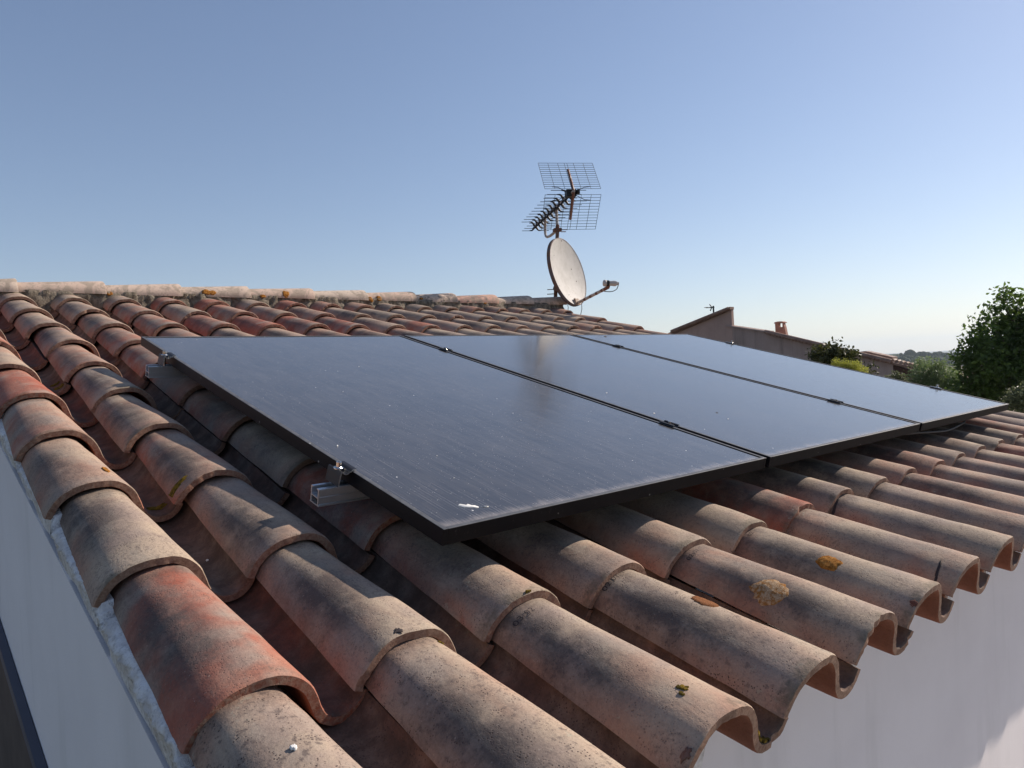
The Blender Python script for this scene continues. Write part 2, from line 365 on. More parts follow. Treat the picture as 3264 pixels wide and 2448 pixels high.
DT = {(1,1):(.012,.0),(1,2):(.002,.013),(1,3):(0,.018),(2,4):(-.012,0),(2,7):(.012,.01),(2,3):(-.006,-.012),(6,1):(-.006,-.008),(2,1):(.003,0),(1,5):(.008,0)}
ORD = ['first','second','third','fourth','fifth','sixth','seventh','eighth','ninth','tenth','eleventh','twelfth','thirteenth','fourteenth','fifteenth','sixteenth','seventeenth','eighteenth']
rnd = random.Random(5)
TILES = {}; TINFO = {}
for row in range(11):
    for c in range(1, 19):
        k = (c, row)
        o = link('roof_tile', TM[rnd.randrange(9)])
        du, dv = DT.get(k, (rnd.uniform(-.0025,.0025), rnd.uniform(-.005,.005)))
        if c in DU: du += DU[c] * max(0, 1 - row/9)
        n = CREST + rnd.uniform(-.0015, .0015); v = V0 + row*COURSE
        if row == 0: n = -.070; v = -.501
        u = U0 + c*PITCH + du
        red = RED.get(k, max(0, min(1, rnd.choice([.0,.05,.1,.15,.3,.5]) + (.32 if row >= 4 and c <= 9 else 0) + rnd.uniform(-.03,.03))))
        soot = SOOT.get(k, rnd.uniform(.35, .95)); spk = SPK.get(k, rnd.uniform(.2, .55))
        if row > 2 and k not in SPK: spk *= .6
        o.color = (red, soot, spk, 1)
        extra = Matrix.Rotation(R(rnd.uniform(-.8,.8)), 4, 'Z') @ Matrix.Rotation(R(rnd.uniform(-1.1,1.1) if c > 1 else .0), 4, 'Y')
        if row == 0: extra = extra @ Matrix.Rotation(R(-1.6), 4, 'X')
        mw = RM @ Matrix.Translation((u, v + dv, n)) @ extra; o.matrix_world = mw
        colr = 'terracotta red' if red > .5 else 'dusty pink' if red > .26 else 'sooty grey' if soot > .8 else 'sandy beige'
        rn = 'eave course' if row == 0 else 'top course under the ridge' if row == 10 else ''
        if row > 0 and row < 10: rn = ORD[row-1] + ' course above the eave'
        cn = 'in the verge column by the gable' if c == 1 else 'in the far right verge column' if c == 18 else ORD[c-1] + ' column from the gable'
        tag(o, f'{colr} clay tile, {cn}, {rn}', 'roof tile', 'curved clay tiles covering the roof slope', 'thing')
        TILES[k] = o; TINFO[k] = (u, v + dv, n)

def tile_at(px, py):
    """which tile a pixel falls on, and where on it (marches the ray through the tile surfaces)"""
    d = ray(px, py)
    for s in range(0, 700):
        n = .0 - s*.0004
        u, v = onroof(px, py, n)
        row = int(math.floor((v - V0 - .0)/COURSE))
        for rr in (row, row-1):
            c = int(round((u - U0)/PITCH - .1))
            for cc in (c, c+1, c-1):
                if (cc, rr) in TINFO:
                    tu, tv, tn = TINFO[(cc, rr)]; lx = u-tu; ly = v-tv
                    if -.1 < lx < .147 and 0 <= ly <= COURSE + .01:
                        if surf_x(lx, ly).z + tn >= n: return (cc, rr), lx, ly
    return None
def patch(name, px, py, rx, ry, mat, seed=1, label=None, holes=0., th=.0013, ang=0., rag=.3):
    h = tile_at(px, py)
    if not h: return None
    k, lx, ly = h; mb = MB(); N = 28; vs = []; rings = (0, .3, .6, .85, 1.)
    ca, sa = math.cos(ang), math.sin(ang)
    for ri, rr in enumerate(rings):
        for a in range(N):
            t = 2*math.pi*a/N; w = 1 + rag*noise.noise(Vector((math.cos(t)*2.2, math.sin(t)*2.2, seed*3.7))) + rag*.6*noise.noise(Vector((math.cos(t)*6, math.sin(t)*6, seed)))
            ex = rx*rr*w*math.cos(t); ey = ry*rr*w*math.sin(t)
            xx = lx + ex*ca - ey*sa; yy = ly + ex*sa + ey*ca
            hgt = (.0006 if ri == len(rings)-1 else th*(.7+.8*noise.noise(Vector((xx*160, yy*160, seed)))))
            vs.append(surf_x(max(-.096, min(.145, xx)), max(0.001, yy), .0018 + hgt if ri < len(rings)-1 else -.001))
    fs = []
    for r_ in range(len(rings)-1):
        for a in range(N):
            fs.append((r_*N+a, r_*N+(a+1) % N, (r_+1)*N+(a+1) % N, (r_+1)*N+a))
    mb.add(vs, fs, 0, True); o = mb.build(name, mat, TILES[k])
    if label: o['label'] = label
    return o
patch('lichen_patch', 2457, 1874, .026, .034, M_LICHEN2, 3, 'round orange rimmed lichen')
patch('lichen_patch', 2644, 1783, .018, .026, M_LICHEN, 8)
patch('lichen_patch', 338, 1499, .006, .020, M_LICHEN, 9)
patch('lichen_patch', 2250, 1908, .017, .026, M_RUSTL, 4, th=.0004)
for i, (x, y, a, b) in enumerate([(500,1622,.018,.010),(540,1610,.030,.012),(175,1226,.012,.010),(195,1232,.026,.012),(2415,2368,.010,.008),(2428,2376,.012,.009),(1686,1897,.006,.006),(2180,2192,.005,.006),(2164,2188,.003,.004),(2171,2208,.003,.005),(1400,2030,.004,.004)]):
    patch('moss_patch', x, y, a, b, M_MOSS, i+2, rag=.7)
for i, (x, y, a) in enumerate([(942,2363,.0034),(659,1787,.0025)]):
    patch('bird_dropping', x, y, a, a*1.2, M_BIRD, i+40, rag=.6, th=.0006)
for i, (x, y) in enumerate([(1268,2014),(2186,2400),(2911,1925)]):
    patch('dark_spot', x, y, .006, .006, M_RBAR if i else M_INK, i+60, th=.0005, rag=.8)
for i, (x, y, a, b) in enumerate([(2662,1606,.004,.03),(2990,1815,.003,.022)]):
    patch('dark_streak', x, y, b, a, M_INK, i+80, th=.0004, rag=.6, ang=.2)
def stamp(txt, px, py, size):
    h = tile_at(px, py)
    if not h: return
    k, lx, ly = h; cu = bpy.data.curves.new('stamp', 'FONT'); cu.body = txt; cu.size = size; cu.align_x = 'CENTER'; cu.resolution_u = 2
    to = bpy.data.objects.new('stamp_tmp', cu); me = bpy.data.meshes.new_from_object(to); bpy.data.objects.remove(to)
    me.name = 'stamped_number'; me.materials.clear(); me.materials.append(M_INK)
    for v in me.vertices: v.co = surf_x(lx + v.co.x, ly + v.co.y, .0032)
    link('stamped_number', me, TILES[k])
stamp('03 02', 1678, 1950, .017); stamp('02 01', 1958, 1840, .016); stamp('02 01', 2216, 1757, .014); stamp('02', 2400, 1693, .013)

# ------------------------------------------------------------------ ridge tiles
def rz(x, y0=3.47): return .842 + .0068*(x + .2)
RY = 3.475; RC = .094; RV = .068
joint_px = [-330, -110, 57, 337, 580, 797, 1000, 1170, 1325, 1455, 1585, 1697, 1802]
JX = [onplane(p, 945, 1, 3.40).x for p in joint_px]
RCOL = [(0,.1),(.1,.1),(.25,.1),(.2,.25),(.15,.3),(.3,.1),(.05,.2),(.35,.1),(.2,.9),(.75,.1),(.1,.02),(.25,.05)]
RIDGE = []
for i in range(len(JX)-1):
    x0, x1 = JX[i], JX[i+1]; L = x1-x0+.06; mb = MB(); vs = []; N = 18; ys = [0, .1, .3, .6, .9, .985, 1.]
    org = Vector((x1, RY, rz(x1) - RV + .004))
    for side in (0, 1):
        for q in ys:
            r = RC - .032*(1-q) - (.013 if side else 0) + (-.002 if q == 1. and side == 0 else 0)
            for a in range(N):
                t = math.pi*(-.06 + 1.12*a/(N-1)); w = 1 + .012*noise.noise(Vector((q*3+i*5, t*2, i)))
                vs.append(Vector(((q-1)*L + .006*noise.noise(Vector((t*2, i*3.3, 0))), math.cos(t)*r*1.02*w, math.sin(t)*r*w*RV/RC + (q-1)*L*.0068)))
    K = len(ys); fs = []
    for j in range(K-1):
        for a in range(N-1):
            b = j*N+a; fs.append((b, b+1, b+N+1, b+N)); c = K*N+b; fs.append((c, c+N, c+N+1, c+1))
    for a in range(N-1):
        fs.append((a, K*N+a, K*N+a+1, a+1)); b = (K-1)*N+a; fs.append((b, b+1, K*N+b+1, K*N+b))
    for j in range(K-1):
        for a in (0, N-1): b = j*N+a; fs.append((b, b+N, K*N+b+N, K*N+b))
    mb.add(vs, fs, 0, True); me = mb.mesh('ridge_tile', M_RIDGE); me.set_sharp_from_angle(angle=R(45))
    o = link('ridge_tile', me); o.location = org; o.color = (*RCOL[i], 0, 1); o.rotation_euler = (rnd.uniform(-.02,.02), rnd.uniform(-.008,.008), rnd.uniform(-.012,.012))
    nn = len(JX)-2-i
    lab = 'last pale ridge tile at the right end below the mast' if nn == 0 else f'half round ridge tile, {ORD[nn]} from the end beside the satellite dish'
    tag(o, lab, 'ridge tile', 'half round ridge tiles along the roof top', 'thing'); RIDGE.append(o)
# orange lichen on ridge caps / mortar
def blob(px, py, y, rx, rz_, seed, parent):
    c = onplane(px, py, 1, y); mb = MB(); vs = []; N = 20
    for ri, rr in enumerate((0, .5, .85, 1.)):
        for a in range(N):
            t = 2*math.pi*a/N; w = 1 + .35*noise.noise(Vector((math.cos(t)*2, math.sin(t)*2, seed)))
            p = c + Vector((rx*rr*w*math.cos(t), 0, rz_*rr*w*math.sin(t)))
            dz = (p.z - parent.location.z)/RV
            if dz > -.12: yy = parent.location.y - (RC-.014)*math.sqrt(max(0.03, 1 - min(1, dz*dz)))
            else: yy = y + .004
            p.y = yy - (.0035 if ri < 3 else -.006); vs.append(p - parent.location)
    fs = []
    for r_ in range(3):
        for a in range(N): fs.append((r_*N+a, r_*N+(a+1) % N, (r_+1)*N+(a+1) % N, (r_+1)*N+a))
    mb.add(vs, fs, 0, True); mb.build('lichen_patch', M_LICHEN, parent)
for (px, py, rx, rz2, i, k) in [(660,930,.028,.017,1,4),(680,932,.022,.015,2,4),(840,945,.02,.01,3,5),(914,938,.026,.022,4,5),(1184,955,.018,.02,5,7),(1211,951,.02,.018,6,7),(350,934,.016,.012,7,3),(1348,950,.014,.008,8,8),(1547,966,.016,.008,9,9)]:
    blob(px, py, 3.383, rx, rz2, i*3.3, RIDGE[k])

# ------------------------------------------------------------------ house under the roof
house = empty('house', (0, 0, -3.2))
tag(house, 'white rendered house carrying the tiled roof', 'house')
def hb(mb, name, mats, fix=True):
    o = mb.build(name, mats, house, fix); o.matrix_parent_inverse = Matrix.Translation((0, 0, 3.2)); return o
GX = -.440; FY = -.200; XR = 3.78; BY = 7.3
def roof_z(y, n): return (n + y*math.sin(TH))/math.cos(TH)   # height of plane at offset n
# gable wall (left), as a thick slab following the slope
zt = roof_z(FY, -.238); zr = roof_z(3.47, -.238)
mb = MB()
zl = roof_z(FY, -.83); zrl = roof_z(3.47, -.83)
mb.prism([Vector((GX, FY, zl)), Vector((GX, FY, zt)), Vector((GX, 3.47, zr)), Vector((GX, BY, zt)), Vector((GX, BY, zl)), Vector((GX, 3.47, zrl))], Vector((.2, 0, 0)))
hb(mb, 'gable_wall', M_WALL)
mb = MB(); mb.box((GX+.32, FY+.25, -3.2), (GX+.5, BY-.25, zl-.02)); hb(mb, 'lower_wall', simple('shade_tone_wall', (.10, .075, .06), .95, var=.5, sc=4))  # wall coloured dark to stand in for deep shade below the gable
mb = MB(); mb.prism([Vector((XR, FY, -3.2)), Vector((XR, FY, zt)), Vector((XR, 3.47, zr)), Vector((XR, BY, zt)), Vector((XR, BY, -3.2))], Vector((-.2, 0, 0))); hb(mb, 'gable_wall', M_WALL)
mb = MB(); mb.box((GX+.2, FY, -3.2), (XR-.2, FY+.2, zt-.002)); hb(mb, 'front_wall', M_WALL)
mb = MB(); mb.box((GX+.2, BY-.2, -3.2), (XR-.2, BY, zt-.03)); hb(mb, 'rear_wall', M_WALL)
mb = MB()
y0, y1 = FY + .21, 3.47
mb.prism([Vector((GX+.03, y0, roof_z(y0, -.262))), Vector((GX+.03, y1, roof_z(y1, -.262))), Vector((GX+.03, y1, roof_z(y1, -.242))), Vector((GX+.03, y0, roof_z(y0, -.242)))], Vector((XR-GX-.06, 0, 0)))
hb(mb, 'roof_deck', simple('deck_wood', (.12, .09, .07), .9))
mb = MB()    # rear slope of the roof, corrugated like tiles
N = 200
vs = []; fs = []
for i in range(N+1):
    x = GX + (XR+.08-GX)*i/N; w = .035*math.cos((x-U0)/PITCH*2*math.pi)
    for j, (y, ofs) in enumerate(((3.47, -.145), (BY+.12, -.145))):
        yy = 2*3.47 - y; z = roof_z(yy, ofs) + w
        vs.append(Vector((x, y, z))); vs.append(Vector((x, y, z-.015)))
for i in range(N):
    a = i*4; b = a+4; fs += [(a, a+2, b+2, b), (a+1, b+1, b+3, a+3), (a+2, a+3, b+3, b+2), (a, b, b+1, a+1)]
mb.add(vs, fs, 0, True); hb(mb, 'rear_roof_slope', simple('rear_tiles', (.30, .20, .15), .9, var=.4, sc=6))
# ridge mortar: rough bed between caps and top tiles
mb = MB(); vs = []; fs = []; N = 420; K = 7
for i in range(N+1):
    x = JX[0]-.02 + (JX[-1]-JX[0]+.0)*i/N
    for j in range(K):
        f = j/(K-1); y = 3.398 - .03*(1-f)**2; z = rz(x) - .060 - .150*(1-f)
        a = .022*noise.noise(Vector((x*16, f*3, 1.))) + .014*noise.noise(Vector((x*48, f*9, 4.)))
        vs.append(Vector((x, y + a, z)))
    vs.append(Vector((x, 3.50, rz(x) - .060)))
for i in range(N):
    for j in range(K):
        a = i*(K+1)+j; b = a+K+1; fs.append((a, b, b+1, a+1))
mb.add(vs, fs, 0, True); hb(mb, 'ridge_mortar', M_MORTAR)
# end plug of the ridge
# verge mortar: lumpy white bead under the outer tiles' feet
mb = MB(); vs = []; fs = []; N = 900; K = 9
for i in range(N+1):
    v = -.47 + 3.87*i/N; fr = ((v - V0)/COURSE) % 1.0; step = -.014*fr
    for j in range(K):
        f = j/(K-1); n = -.147 + step - .030*f - .05*(f > .95)
        bul = .010*math.sin(math.pi*min(1, f*1.05)) + .008*noise.noise(Vector((v*14, f*2, 0))) + .007*noise.noise(Vector((v*60, f*8, 3)))
        edge = .016*noise.noise(Vector((v*9, 7., 0))) if j == K-1 else 0
        x = GX - .002 - max(-.004 if j < K-1 else .001, bul) * (1 if j < K-1 else 0) - (.0 if j < K-1 else -.006)
        if j == 0: x = GX + .012
        nm = n + edge - (.012 if .965 < fr or fr < .03 else 0)*(1-f)
        vs.append(rp(x, v, nm))
for i in range(N):
    for j in range(K-1):
        a = i*K+j; b = a+K; fs.append((a, b, b+1, a+1))
mb.add(vs, fs, 0, True); hb(mb, 'verge_mortar', M_WMORTAR)
# sloping ledge low on the gable wall
mb = MB(); mb.prism([rp(GX-.022, -.45, -.80), rp(GX-.022, 3.4, -.80), rp(GX-.022, 3.4, -.83), rp(GX-.022, -.45, -.83)], Vector((.020, 0, 0))); hb(mb, 'flashing', simple('blue_grey_flashing', (.07, .075, .10), .6))
# painted blocks closing the eave under each arch
for c in range(1, 19):
    u = TINFO[(c, 0)][0]; mb = MB(); a = rnd.uniform(-.006, .006); b = rnd.uniform(-.006, .010)
    p = [rp(u-.064+a, -.483, -.118), rp(u-.026+a, -.480, -.104), rp(u-.020+a, -.478, -.165+b), rp(u-.043+a, -.480, -.186+b), rp(u-.066+a, -.483, -.150)]
    mb.prism(p, VV*.16); hb(mb, 'eave_block', M_WMORTAR)
    mb = MB(); p = [rp(u-.080, -.478, -.156), rp(u-.0665+a, -.478, -.144), rp(u-.0665+a, -.478, -.149), rp(u-.045+a, -.478, -.184+b), rp(u-.078+a, -.478, -.178+b)]
    mb.prism(p, VV*.02); hb(mb, 'soffit_tile', simple('soffit_clay', (.42, .19, .11), .9) if c == 1 else bpy.data.materials['soffit_clay'])

# ------------------------------------------------------------------ solar panels
PW = 1.035; PG = 1.0545; PH = 1.7515; FT = .030
posn = ['nearest of the three, with a white bird dropping', 'middle one of the three, mirroring the satellite dish', 'farthest of the three, beside the trees']
for k in range(3):
    root = empty('solar_panel'); root.matrix_world = RM @ Matrix.Translation((k*PG, 0, 0))
    tag(root, 'black framed solar panel on the roof, ' + posn[k], 'solar panel', 'solar panels in a row on aluminium rails', 'thing')
    F = .010
    mb = MB()
    # frame: short rails between long rails, hollow lip underneath
    mb.box((0, 0, -FT), (F, PH, 0)); mb.box((PW-F, 0, -FT), (PW, PH, 0))
    mb.box((F, 0, -FT), (PW-F, F, -.0003)); mb.box((F, PH-F, -FT), (PW-F, PH, -.0003))
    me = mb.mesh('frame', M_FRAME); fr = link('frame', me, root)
    bv = fr.modifiers.new('bevel', 'BEVEL'); bv.width = .0009; bv.segments = 2; bv.limit_method = 'ANGLE'
    mb = MB(); mb.add([(F+.0001, F, -.0018), (PW-F-.0062, F, -.0018), (PW-F-.0062, PH-F, -.0018), (F+.0001, PH-F, -.0018)], [(0,1,2,3)])
    mb.add([(F+.0001, F, -.006), (PW-F-.0062, F, -.006), (PW-F-.0062, PH-F, -.006), (F+.0001, PH-F, -.006)], [(3,2,1,0)]); mb.mi[-1] = 1; mb.build('glass', [M_GLASS, M_LIPSHADOW_BACK], root, fix=False)
    mb = MB(); mb.box((PW-F-.0060, F, -.006), (PW-F, PH-F, -.0035)); mb.build('lip_shadow', M_LIPSHADOW_BACK, root)  # black strip in place of the frame lip's shadow on the glass
    mb = MB(); mb.box((PW/2-.05, PH-.16, -.024), (PW/2+.05, PH-.06, -.0065)); mb.build('junction_box', M_PLASTIC, root)
    if k == 0:
        def drop(cx, cy, pts, mat, name, hgt=.0016):
            mb = MB(); top = [Vector((cx+x*.62, cy+y*.55, -.0015+hgt*.4)) for x, y in pts]; c0 = Vector((cx, cy, -.0015+hgt)); n = len(top)
            bot = [Vector((cx+x*.66, cy+y*.59, -.0017)) for x, y in pts]
            mb.add(top+[c0]+bot, [(i, (i+1) % n, n) for i in range(n)] + [(n+1+i, n+1+(i+1) % n, (i+1) % n, i) for i in range(n)], 0, True); mb.build(name, mat, root)
        drop(.106, .0655, [(-.026,.022),(-.020,.004),(-.006,-.006),(.006,-.012),(.016,-.020),(.022,-.014),(.018,-.001),(.010,.004),(.006,.018),(-.004,.014),(-.016,.030)], M_BIRD, 'bird_dropping')
        drop(.131, .053, [(-.006,.002),(.006,-.003),(.012,-.0035),(.006,.0),(0,.003)], M_BIRD, 'bird_dropping')
        for (x, y, r) in [(.0504,.463,.0035),(.0025,.495,.003),(.30,.9,.002),(.22,.33,.0022),(.62,.5,.002),(.52,1.2,.0025),(.17,.2,.0018)]:
            drop(x, y, [(r*math.cos(a)*(1+.3*math.sin(a*2)), r*.8*math.sin(a)) for a in [i*math.pi/4 for i in range(8)]], M_BIRD, 'dirt_speck', .0012 if r < .003 else .003)
    if k == 1:
        for (x, y, r) in [(.308,.366,.0042),(.27,.30,.0025),(.06,.43,.0035),(.12,.68,.003)]:
            mb = MB(); mb.add([Vector((x+r*math.cos(a), y+r*math.sin(a), -.0013)) for a in [i*math.pi/4 for i in range(8)]]+[Vector((x, y, .0002))], [(i, (i+1) % 8, 8) for i in range(8)], 0, True); mb.build('dirt_speck', M_INK if r > .004 else M_BIRD, root)
    if k == 2:
        x, y, r = .192, 1.69, .009
        mb = MB(); mb.add([Vector((x+r*math.cos(a), y+r*math.sin(a), -.0013)) for a in [i*math.pi/4 for i in range(8)]]+[Vector((x, y, .002))], [(i, (i+1) % 8, 8) for i in range(8)], 0, True); mb.build('dirt_speck', M_INK, root)

# rails
for v0, nm in ((.328, 'lower aluminium mounting rail poking out at the left under the near clamp'), (1.435, 'upper aluminium mounting rail poking out at the left under the far clamp')):
    L0, L1 = -.066, 3.22; root = empty('mounting_rail'); root.matrix_world = RM @ Matrix.Translation((L0, v0, -.0305))
    tag(root, nm, 'rail', 'aluminium rails under the solar panels'); L = L1 - L0
    mb = MB()
    for (a, b, c, d) in ((-.0185,.0185,-.0345,-.0322),(-.0145,-.0125,-.0321,0),(.0125,.0145,-.0321,0),(-.0124,.0124,-.0195,-.0178),(-.0124,-.0075,-.0022,0),(.0075,.0124,-.0022,0),(.0146,.0160,-.0140,-.0008),(-.0160,-.0146,-.0140,-.0008),(.0146,.0160,-.0300,-.0170),(-.0160,-.0146,-.0300,-.0170)):
        mb.box((0, a, c), (L, b, d))
    o = mb.build('rail_profile', M_ALU, root)
    for u in (.62, 1.6, 2.6):
        mb = MB(); mb.box((u, -.012, -.075), (u+.03, -.002, -.0348)); mb.box((u, -.012, -.079), (u+.03, .10, -.0751)); mb.build('roof_hook', M_STEEL, root)

def bolt(root, x, y, z, r=.0052, h=.009):
    mb = MB(); N = 20
    mb.tube([(x, y, z), (x, y, z+.0012)], r*1.9, N); mb.tube([(x, y, z+.0013), (x, y, z+.003), (x, y, z+.004)], [r*1.55, r*1.2, r], N)
    ring = lambda rr, zz: [Vector((x+rr*math.cos(2*math.pi*i/N), y+rr*math.sin(2*math.pi*i/N), zz)) for i in range(N)]
    vs = ring(r, z+.004) + ring(r, z+.004+h) + ring(r*.55, z+.004+h) + ring(r*.55, z+.004+h*.35)
    fs = []
    for q in range(3):
        for i in range(N): fs.append((q*N+i, q*N+(i+1) % N, (q+1)*N+(i+1) % N, (q+1)*N+i))
    fs.append(tuple(range(3*N, 4*N))); mb.add(vs, fs, 0, False); mb.build('bolt', M_STEEL, root)
def strip(mb, pts, th, y0, y1, mi=0, endmi=1):
    P = [Vector((a, b)) for a, b in pts]; N = [pnorm(P, i) for i in range(len(P))]
    a = [p + q*th/2 for p, q in zip(P, N)]; b = [p - q*th/2 for p, q in zip(P, N)]
    n = len(P)
    def v3(q, y): return Vector((q.x, y, q.y))
    vs = [v3(q, y0) for q in a] + [v3(q, y0) for q in b] + [v3(q, y1) for q in a] + [v3(q, y1) for q in b]
    for i in range(n-1):
        mb.add([vs[i], vs[i+1], vs[2*n+i+1], vs[2*n+i]], [(0,1,2,3)], mi); mb.add([vs[n+i], vs[n+i+1], vs[3*n+i+1], vs[3*n+i]], [(3,2,1,0)], mi)
        mb.add([vs[i], vs[i+1], vs[n+i+1], vs[n+i]], [(3,2,1,0)], endmi); mb.add([vs[2*n+i], vs[2*n+i+1], vs[3*n+i+1], vs[3*n+i]], [(0,1,2,3)], endmi)
    for i in (0, n-1): mb.add([vs[i], vs[n+i], vs[3*n+i], vs[2*n+i]], [(0,1,2,3)], endmi)
END = catmull([Vector(p) for p in ((-.0295,-.029),(-.0270,-.014),(-.0245,.000),(-.0205,-.0015),(-.0150,-.0048),(-.0095,-.0035),(-.0065,-.0005),(-.0030,-.0005),(-.0012,.0022),(.0020,.0030),(.0085,.0030))], 2)
for (ue, sgn, vc, lab) in ((0, 1, .330, 'black end clamp with silver bolt at the near left edge of the panels'), (0, 1, 1.434, 'black end clamp with silver bolt by the upper left panel corner'), (2*PG+PW, -1, .308, 'small black end clamp on the right panel edge nearest the trees'), (2*PG+PW, -1, 1.447, 'small black end clamp on the far right panel edge before the neighbouring wall')):
    root = empty('end_clamp'); root.matrix_world = RM @ Matrix.Translation((ue, vc, .0006)) @ Matrix.Scale(sgn, 4, (1, 0, 0)) if sgn > 0 else RM @ Matrix.Translation((ue, vc, .0006)) @ Matrix.Rotation(math.pi, 4, 'Z')
    tag(root, lab, 'clamp', 'end clamps holding the panel edges')
    mb = MB(); strip(mb, END, .0021, -.026, .026); mb.build('clamp_plate', [M_BLACKMET, M_ALU], root, fix=False)
    mb = MB(); mb.tube([(-.0175, 0, -.040), (-.0175, 0, .001)], .0035, 10); mb.build('stud', M_STEEL, root)
    bolt(root, -.0175, 0, .0005)
for (j, vc, lab) in ((0, .320, 'black mid clamp low in the gap between the near and middle panels'), (0, 1.43, 'black mid clamp high in the gap between the near and middle panels'), (1, .315, 'black mid clamp low in the gap between the middle and far panels'), (1, 1.425, 'black mid clamp high in the gap between the middle and far panels')):
    uc = j*PG + PW + (PG-PW)/2; root = empty('mid_clamp'); root.matrix_world = RM @ Matrix.Translation((uc, vc, .0006)); tag(root, lab, 'clamp', 'mid clamps in the gaps between panels')
    mb = MB(); strip(mb, [(-.0155,.0012),(-.0155,.0032),(-.0105,.0034),(-.0088,-.001),(-.004,-.0035),(.004,-.0035),(.0088,-.001),(.0105,.0034),(.0155,.0032),(.0155,.0012)], .0018, -.026, .026); mb.build('clamp_plate', [M_BLACKMET, M_ALU], root, fix=False)
    bolt(root, 0, 0, -.0024, .0045, .007)
# cable
cp = [onv(x, y, .022) for x, y in ((2860,1383),(2933,1379),(2977,1377),(3016,1373),(3043,1363),(3067,1350),(3073,1342))]
cp = [rp(*p) for p in cp]; cp.append(cp[-1] + VV*.05 + NN*.012); cp.insert(0, cp[0] + VV*.06 + NN*.01)
cc = catmull([Vector(p) for p in cp], 4)
mb = MB(); mb.tube(cc, .0042, 8); tag(mb.build('solar_cable', M_CABLE), 'grey cable sagging below the lower edge of the farthest solar panel', 'cable')

# ------------------------------------------------------------------ mast, dish, antenna
MY = 3.55
mb_ = onplane(1771, 940, 1, MY); mt = onplane(1777, 728, 1, MY)
mdir = (mt - mb_).normalized()
m0 = mb_ - mdir*.45
mast = empty('antenna_mast', m0); tag(mast, 'rusty steel mast behind the right end of the ridge', 'mast')
mb = MB(); mb.tube([Vector((0,0,0)), mt + mdir*.03 - m0], .0165, 16); mb.build('pole', M_MAST, mast)
# TV antenna
D0 = 5.89
hd = Vector((FW.x, FW.y, 0)).normalized(); hr = Vector((RT.x, RT.y, 0)).normalized()
bo = (hd*math.cos(R(10)) - hr*math.sin(R(10))).normalized(); ee = Vector((bo.y, -bo.x, 0)); ZZ = Vector((0,0,1))
A0 = at(1827, 611, D0)
ant = empty('tv_antenna', A0); tag(ant, 'television antenna with black directors and wire grid reflector on the mast', 'antenna')
def L(b, e, z): return bo*b + ee*e + ZZ*z
BL = 1.50
bdz = at(1706, 722, D0 + 1.47).z - A0.z
def bz(b): return bdz * b/BL
mb = MB(); M4 = Matrix((bo, ee, ZZ)).transposed().to_4x4()
mb.tube([L(-.02, 0, .0), L(BL, 0, bz(BL))], .0125, 6); mb.build('boom', M_GALV, ant)
for sg, dz in ((1, .262), (-1, -.240)):
    mb = MB(); GW = .2325; s0 = .024*sg
    for i in range(13):
        f = i/12; mb.tube([L(.2*f, -GW, s0+dz*f), L(.2*f, GW, s0+dz*f)], .0018, 5)
    for e in (-1, -.647, -.29, -.05, .05, .29, .647, 1):
        mb.tube([L(0, e*GW, s0), L(.2, e*GW, s0+dz)], .0018, 5)
    mb.build('reflector_grid', M_WIRE, ant)
    mb = MB(); q = .72
    mb.tube([L(-.016, 0, s0*.2), L(.2*q-.016, 0, s0+dz*q)], .0115, 4, sm=False); mb.build('reflector_bar', M_RBAR, ant)
mb = MB(); mb.box((.03, -.045, -.028), (.10, .035, .028), 0, M4); mb.box((-.005, .035, -.016), (.03, .055, .020), 0, M4)
mb.build('dipole_box', M_PLASTIC, ant)
mb = MB()
for se, tz in ((-1, 1), (1, 1), (-1, -1), (1, -1)):
    mb.tube([L(.06, .03*se, .010*tz), L(.06, .108*se, .050*tz), L(.06, .160*se, .055*tz)], .0028, 6)
mb.build('dipole', M_PLASTIC, ant)
for i in range(11):
    b = .14 + (BL-.16)*(i/10)**.96; z = bz(b); hw = .150 - .012*i/10; mb = MB()
    for se in (-1, 1):
        for sz in (-1, 1):
            p = [L(b, .006*se, z+.006*sz), L(b, .026*se, z+.034*sz), L(b, .036*se, z+.042*sz), L(b, .062*se, z+.044*sz)]
            mb.tube(p, [.013, .009, .008, .004], 6); mb.tube([p[3], L(b, hw*se, z+.044*sz)], .0028, 5)
    mb.box((b-.010, -.014, z-.014), (b+.010, .014, z+.014), 0, M4)
    mb.build('director', M_PLASTIC, ant)
# U-bracket from boom to mast clamp
pm = mt - A0
P1 = L(.58, 0, bz(.58)); P2 = L(1.03, 0, bz(1.03))
bot = pm + bo*.02
pts = [P1, P1.lerp(Vector((P1.x, P1.y, bot.z)), .55), Vector((P1.x, P1.y, bot.z+.035)).lerp(bot, .2), bot + bo*.09 + ZZ*(-.012), P2.lerp(Vector((P2.x, P2.y, bot.z)), .9), P2]
cc = catmull(pts, 5)
mb = MB(); mb.tube(cc, .0125, 8); mb.build('support_tube', M_GALV, ant)
mb = MB(); mb.box((-.02, -.035, -.012), (.04, .035, .012), 0, Matrix.Translation(pm - ZZ*.012) @ M4); mb.tube([pm + ee*.03 - ZZ*.012, pm + ee*.09 - ZZ*.012], .004, 6); mb.tube([pm + ee*.03 - ZZ*.030, pm + ee*.075 - ZZ*.030], .004, 6); mb.build('mast_clamp', M_RBAR, ant)

# satellite dish
DD = 6.28
dc = at(1812, 866, DD)
dn = (RT*.80 + UP*.235 - FW*.54).normalized()
dup = (UP - dn*UP.dot(dn)); dup = (dup - 0*RT).normalized(); drt = dup.cross(dn).normalized()
